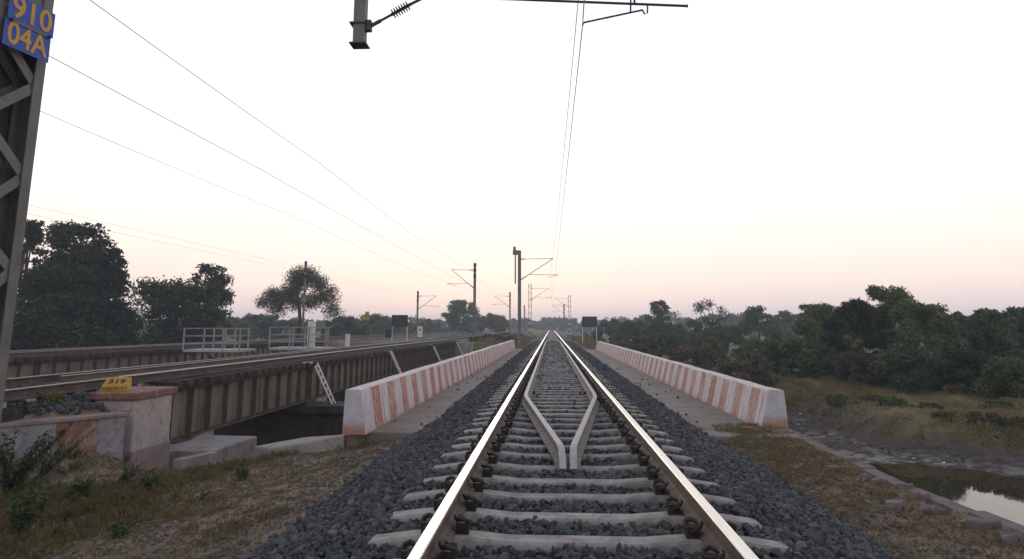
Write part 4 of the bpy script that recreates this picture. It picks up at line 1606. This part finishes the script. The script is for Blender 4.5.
right = [
    ('hazy scrub right behind the slate board', 612, 319, 36, 105, 'scrub', 'leaf_mid', 3000, .2),
    ('scrub tree above the far end of the right striped wall', 634, 321, 40, 92, 'scrub', 'leaf_mid', 3500, .2),
    ('taller pointed tree left of the bare topped tree', 658, 300, 32, 105, 'dense', 'leaf_mid', 2600, .19),
    ('rounded dark scrub below the pointed tree', 664, 322, 60, 78, 'scrub', 'leaf_mid', 5500, .17),
    ('dark scrub tree left below the bare topped tree', 690, 320, 36, 90, 'scrub', 'leaf_mid', 3200, .18),
    ('bare topped tree with thin sparse branches', 712, 295, 34, 92, 'bare', 'leaf_brown', 420, .15),
    ('green bush below the bare topped tree', 722, 326, 50, 72, 'scrub', 'leaf_mid', 4000, .16),
    ('umbrella crowned tree with visible trunk right of the bare tree', 757, 305, 42, 92, 'acacia', 'leaf_mid', 4200, .17),
    ('hazy tree between the umbrella crowned tree and the big thicket', 784, 310, 30, 120, 'dense', 'leaf_mid', 2500, .22),
    ('thin feathery treetop above the left end of the big thicket', 806, 301, 30, 80, 'acacia', 'leaf_olive', 2200, .13),
    ('large bushy tree at the left end of the big thicket', 826, 304, 74, 50, 'scrub', 'leaf_mid', 11000, .11),
    ('tallest feathery tree on top of the big thicket', 882, 286, 86, 46, 'scrub', 'leaf_mid', 14000, .10),
    ('bushy tree filling the middle of the big thicket', 852, 299, 72, 44, 'scrub', 'leaf_dark', 11000, .10),
    ('broad bushy tree right of the tallest thicket tree', 918, 300, 76, 42, 'scrub', 'leaf_mid', 11000, .10),
    ('dark rounded tree near the right edge', 988, 309, 60, 43, 'dense', 'leaf_mid', 8000, .11),
    ('tree cut by the right picture edge', 1024, 307, 54, 46, 'dense', 'leaf_mid', 5000, .15),
    ('low bush before the left end of the thicket', 790, 338, 60, 44, 'scrub', 'leaf_mid', 5000, .11),
    ('low brown bush just behind the right striped wall', 742, 352, 66, 40, 'scrub', 'leaf_brown', 4500, .10),
    ('low bush behind the middle of the right striped wall', 690, 345, 60, 50, 'scrub', 'leaf_brown', 4500, .11),
    ('low green bush behind the far half of the right striped wall', 648, 338, 46, 62, 'scrub', 'leaf_olive', 3500, .13),
    ('dark bush at the edge of the grass under the thicket', 905, 345, 70, 37, 'scrub', 'leaf_mid', 6000, .10),
    ('bush at the edge of the grass near the right edge', 960, 352, 64, 34, 'scrub', 'leaf_dark', 6000, .095),
    ('bush low at the right picture edge', 1010, 358, 60, 31, 'scrub', 'leaf_mid', 5500, .09),
    ('brownish bush under the tallest thicket tree', 862, 352, 60, 39, 'scrub', 'leaf_brown', 5000, .10),
    ('light green sapling in front of the big thicket', 852, 336, 22, 41, 'open', 'leaf_light', 1300, .10),
    ('bush joining the thicket above the grass bank', 822, 345, 50, 43, 'scrub', 'leaf_mid', 5000, .11),
    ('bush closing the gap under the umbrella crowned tree', 764, 330, 52, 66, 'scrub', 'leaf_mid', 4500, .14),
    ('rounded tree between the tallest thicket tree and the dark tree at right', 946, 311, 60, 47, 'scrub', 'leaf_mid', 8000, .11),
    ('tree filling the right side of the thicket', 966, 316, 56, 52, 'scrub', 'leaf_mid', 7000, .12),
    ('low bush in front of the rounded dark scrub', 705, 338, 50, 60, 'scrub', 'leaf_mid', 4000, .13),
]
for lab, px, pyt, w_, Y, st, mt, nl, lf in right:
    low = lab.split()[0] in ('low', 'bush', 'dark', 'brownish') and 'bush' in lab
    ptree(lab, px, pyt, w_, Y, st, mt, nl, lf, name='bush' if 'bush' in lab and 'bushy' not in lab else 'tree', group=GR, cat='bush' if 'bush' in lab and 'bushy' not in lab else 'tree')
bank = [(838, 402, 28), (858, 394, 24), (872, 402, 24), (893, 410, 30), (908, 396, 26), (927, 408, 28), (945, 418, 26), (962, 400, 26), (985, 424, 34), (1000, 410, 30), (1018, 426, 30)]
for k, (px, py, w_) in enumerate(bank):
    c = on_z(px, py + 4, -1.85)
    w_ = w_ / 720 * c[1]
    tree('bush', f'{NTH[k]} low tufted bush counted from the left along the grassy stream bank', c[0], c[1], w_, w_ * rng.uniform(.25, .4), 'scrub', 'leaf_olive' if k % 3 else 'leaf_mid', 900, .055, 'bushes on the stream bank', cat='bush')
SC = 'small scrub bush scattered over the far grass beside the track'
for k in range(26):
    Y = rng.uniform(60, 130)
    x_ = rng.choice([rng.uniform(5.5, 14), rng.uniform(-8, -4)])
    if x_ < 0 and Y < 66:
        continue
    tree('bush', SC, x_, Y, rng.uniform(1.2, 2.6), rng.uniform(.5, 1.3 if x_ > 0 else .7), 'scrub', rng.choice(['leaf_olive', 'leaf_brown']), 500, .11, 'scrub bushes by the far track', cat='bush')


# grasses: many thin blades
def blades(name, pos, h, mat, label, lean=.5, wid=.008):
    n_ = len(pos)
    a_ = rng.uniform(0, 2 * math.pi, n_)
    dirv = np.stack([np.cos(a_), np.sin(a_), np.zeros(n_)], -1)
    side = np.stack([-np.sin(a_), np.cos(a_), np.zeros(n_)], -1)
    ln = (rng.uniform(.1, 1, n_) * lean)[:, None]
    hh = h[:, None]
    up_ = np.array([0, 0, 1.0])
    w_ = (wid * rng.uniform(.6, 1.5, n_))[:, None]
    mid = pos + dirv * hh * ln * .35 + up_ * hh * .6
    tip = pos + dirv * hh * ln + up_ * hh * (1 - .25 * ln)
    v = np.stack([pos - side * w_, pos + side * w_, mid + side * w_ * .7, tip, mid - side * w_ * .7], 1).reshape(-1, 3)
    f = np.arange(n_ * 5).reshape(-1, 5)
    o_ = ob(name, np_mesh(name, v, f, mat, 5))
    return tag(o_, label, 'grass', kind='stuff')


def clumps(n_c, per, xs, ys, keep, spread):
    cx, cy = rng.uniform(*xs, n_c), rng.uniform(*ys, n_c)
    k = keep(cx, cy)
    cx, cy = cx[k], cy[k]
    x_ = np.repeat(cx, per) + rng.normal(0, spread, len(cx) * per)
    y_ = np.repeat(cy, per) + rng.normal(0, spread, len(cx) * per)
    return np.stack([x_, y_, height(x_, y_) - .005], -1)


keepL = lambda x, y: (x < -2.7) & (y < np.interp(x, CUT_X, CUT_Y) - .1) & (wing_side(x, y) < .0) & (fbm(x, y, .8) + .10 * (-x - 4.2) > rng.uniform(-.25, .35, len(x))) & ~((x > -3.9) & (fbm(x, y, .8) < .1))
p = clumps(5000, 12, (-9.5, -2.6), (3.2, 14.2), keepL, .06)
blades('dry_grass', p, rng.uniform(.02, .12, len(p)), 'grass_dry', 'short dry straw grass on the dirt left of the ballast', 1.1, .0026)
p = clumps(8000, 8, (-7.5, -2.5), (3.2, 13.5), lambda x, y: (y < np.interp(x, CUT_X, CUT_Y) - .15) & (wing_side(x, y) < 0) & (x < -2.55) & (rng.random(len(x)) < .75), .07)
blades('straw_grass', p, rng.uniform(.008, .045, len(p)), 'grass_dry', 'sparse trampled straw over the whole left dirt slope', 1.6, .0022)
p = clumps(950, 12, (-9.5, -3.6), (3.5, 13.5), lambda x, y: keepL(x, y) & (x < -4.0) & ~((x > -7.2) & (y > 11.0)), .05)
blades('green_grass', p, rng.uniform(.05, .20, len(p)), 'grass_green', 'greener grass and weeds below the wing wall', .9, .003)
keepR = lambda x, y: (x < np.interp(y, XW_Y, XW_X) - .12) & (x > 2.45) & (fbm(x, y, 1.0) - .35 * (x - 3.1) > rng.uniform(-.2, .3, len(x)))
p = clumps(2300, 11, (2.4, 4.3), (3.2, 12.4), keepR, .05)
p2 = clumps(1800, 6, (2.4, 4.3), (3.2, 12.4), lambda x, y: (x < np.interp(y, XW_Y, XW_X) - .15) & (x > 2.42), .06)
p = np.concatenate([p, p2])
blades('dry_grass', p, rng.uniform(.015, .07, len(p)), 'grass_dry', 'short dry grass on the dirt strip right of the ballast', 1.1, .0025)
keepB = lambda x, y: (x > np.interp(y, XB_Y, XB_X) - 1.5) & (height(x, y) > -2.30) & (fbm(x, y, .45) > rng.uniform(-.5, .3, len(x)))
p = clumps(14000, 9, (8, 34), (17.5, 46), keepB, .12)
blades('bank_grass', p, rng.uniform(.04, .20, len(p)) * (1 + 1.2 * np.clip(fbm(p[:, 0], p[:, 1], .5), 0, 1)), 'grass_dry', 'dry grass covering the bank across the stream', .9, .012)
p = clumps(10000, 9, (8, 34), (17.5, 46), lambda x, y: keepB(x, y) & (fbm(x, y, .3) > 0), .14)
blades('bank_grass', p, rng.uniform(.05, .20, len(p)) * (1 + 1.5 * np.clip(fbm(p[:, 0], p[:, 1], .5), 0, 1)), 'grass_green', 'green grass patches on the bank across the stream', .9, .009)
p = clumps(2600, 7, (-13, 9), (55, 130), lambda x, y: (np.abs(x) > 2.9) & (np.abs(x - T1) > 2.4) & ((x > -3.5) | (y > 63)), .25)
blades('far_grass', p, rng.uniform(.2, .55, len(p)), 'grass_dry', 'tall dry grass on both sides of the track beyond the bridge', .6, .03)


# leafy weeds in the left foreground
def weed(label, px, py, Z, n_st, H, lean, lf, mat='weed_green', dens=26, spread=.5):
    c = on_z(px, py, Z)
    z = float(height(c[0], c[1]))
    t = thing('weed_plant', label, 'plant', (c[0], c[1], z), 'leafy weeds on the left')
    m = MB()
    pts = []
    for k in range(n_st):
        a_ = rng.uniform(0, 2 * math.pi)
        hh = H * rng.uniform(.55, 1.0)
        tip = Vector((math.cos(a_) * hh * spread + lean * hh, math.sin(a_) * hh * spread, hh))
        mid = tip * .5 + Vector((0, 0, .06 * hh))
        b0 = Vector((rng.normal(0, .05), rng.normal(0, .05), -.02))
        m.tube([b0, mid, tip], [.006, .004, .002], 4)
        for q in range(dens):
            tt = rng.uniform(.15, 1.0)
            p_ = b0.lerp(mid, tt * 2) if tt < .5 else mid.lerp(tip, tt * 2 - 1)
            pts.append(np.array(p_) + rng.normal(0, .018 + .02 * (1 - tt), 3))
    m.build('stems', 'weed_green', t, fix=False)
    v, f = leaf_quads(np.array(pts), lf, .2)
    ob('leaves', np_mesh('leaves', v, f, mat, 4), t)


weed('tall thin weed at the left edge before the wing wall', 6, 505, -.95, 30, .85, .32, .030, dens=34)
weed('tall leafy weed low at the left edge in front of the grass', 18, 528, -.8, 20, .5, .3, .028, dens=30)
weed('thin leaning weed in front of the rust wall panel', 40, 490, -.95, 18, .72, .5, .026, dens=26)
weed('dark green leafy weed in the middle of the left grass', 78, 506, -.9, 16, .26, .1, .030, dens=26)
weed('small bushy green plant alone on the dirt slope', 241, 486, -.7, 12, .20, .0, .024, dens=24)
weed('low green weed right of the dark leafy weed', 148, 492, -.85, 14, .22, .2, .024, dens=22)
weed('weed clump below the bed block', 122, 488, -.9, 10, .28, .5, .022, dens=22)
weed('low dark weed on the dirt near the bottom edge', 118, 550, -.75, 9, .10, .1, .024, dens=18, spread=1.2)
weed('weed tuft on top of the bank behind the wing wall', 50, 405, .05, 16, .22, .1, .03, mat='grass_green', dens=26, spread=1.0)

# pebbles strewn over the dirt
n = 7000
x = np.concatenate([rng.uniform(-7.5, -2.35, n), rng.uniform(2.35, 3.9, n // 2)])
y = np.concatenate([rng.uniform(3.2, 12.5, n), rng.uniform(3.2, 12, n // 2)])
k = (rng.random(len(x)) < np.exp(-(np.abs(x) - 2.35) * 1.3) + .10) & (x < np.interp(y, XW_Y, XW_X) - .12) & (y < np.interp(x, CUT_X, CUT_Y) - .1) & (wing_side(x, y) < 0)
x, y = x[k], y[k]
tag(ob('pebbles', stones('pebbles', np.stack([x, y, height(x, y) + .004], -1), rng.uniform(.008, .03, len(x)), mat='rubble_stone')), 'stray pebbles strewn over the dirt beside the ballast', 'pebbles', kind='stuff')
for k_, (px, py) in enumerate(((800, 405), (797, 414), (822, 422), (912, 439), (942, 443))):
    c = on_z(px, py, -2.0)
    m = MB()
    m.box(-.055, .055, -.04, .04, 0, .03)
    o = m.build('litter_scrap', 'debris_white', None, (c[0], c[1], float(height(c[0], c[1]))), bevel=.02)
    o.rotation_euler = (.3, .2, k_)
    tag(o, NTH[k_] + ' white litter scrap from the left on the muddy bank across the stream', 'litter', 'litter scraps on the bank')

n = 350
x = rng.choice([-1, 1], n) * rng.uniform(2.1, 3.0, n) ** 1.0
y = rng.uniform(11.5, 40, n)
k = rng.random(n) < np.exp(-(np.abs(x) - 2.1) * 2.2)
x, y = x[k], y[k]
tag(ob('stray_stones', stones('stray_stones', np.stack([x, y, np.full(len(x), -.25)], -1), rng.uniform(.012, .035, len(x)))), 'stray ballast stones on the concrete ledges beside the striped walls', 'ballast', kind='stuff')

surf('mud_clod', (.06, .048, .04), (.035, .028, .024), 8, c3=(.085, .07, .06), s3=12, bump_s=.6, bump_d=.02)
n = 9000
x, y = rng.uniform(4.5, 26, n), rng.uniform(14, 38, n)
z = height(x, y)
xb_ = np.interp(y, XB_Y, XB_X)
k = (z > WATER_Z + .02) & (x < xb_ + 1.5) & (x > xb_ - 3.5) & (fbm(x, y, .7) > rng.uniform(-.35, .3, n))
x, y, z = x[k], y[k], z[k]
tag(ob('mud_clods', stones('mud_clods', np.stack([x, y, z], -1), .02 + .07 * rng.random(len(x)) ** 2.5, mat='mud_clod')), 'dark mud clods along the foot of the grassy bank', 'mud', kind='stuff')

# ------------------------------------------------------------------ haze
m = MB()
m.box(-510, 510, -26, 910, -4.4, 14.5)
hz = m.mesh('haze', 'white_paint')
hm = bpy.data.materials.new('haze_air')
hm.use_nodes = True
nt = hm.node_tree
nt.nodes.remove(nt.nodes['Principled BSDF'])
pv = nt.nodes.new('ShaderNodeVolumePrincipled')
pv.inputs['Color'].default_value = (.76, .84, .96, 1)
pv.inputs['Density'].default_value = .001
pv.inputs['Anisotropy'].default_value = .2
nt.links.new(pv.outputs[0], nt.nodes['Material Output'].inputs['Volume'])
hz.materials.clear()
hz.materials.append(hm)
ho = tag(ob('haze', hz), 'thin pale dusk haze filling the air over the whole place', 'haze', kind='stuff')
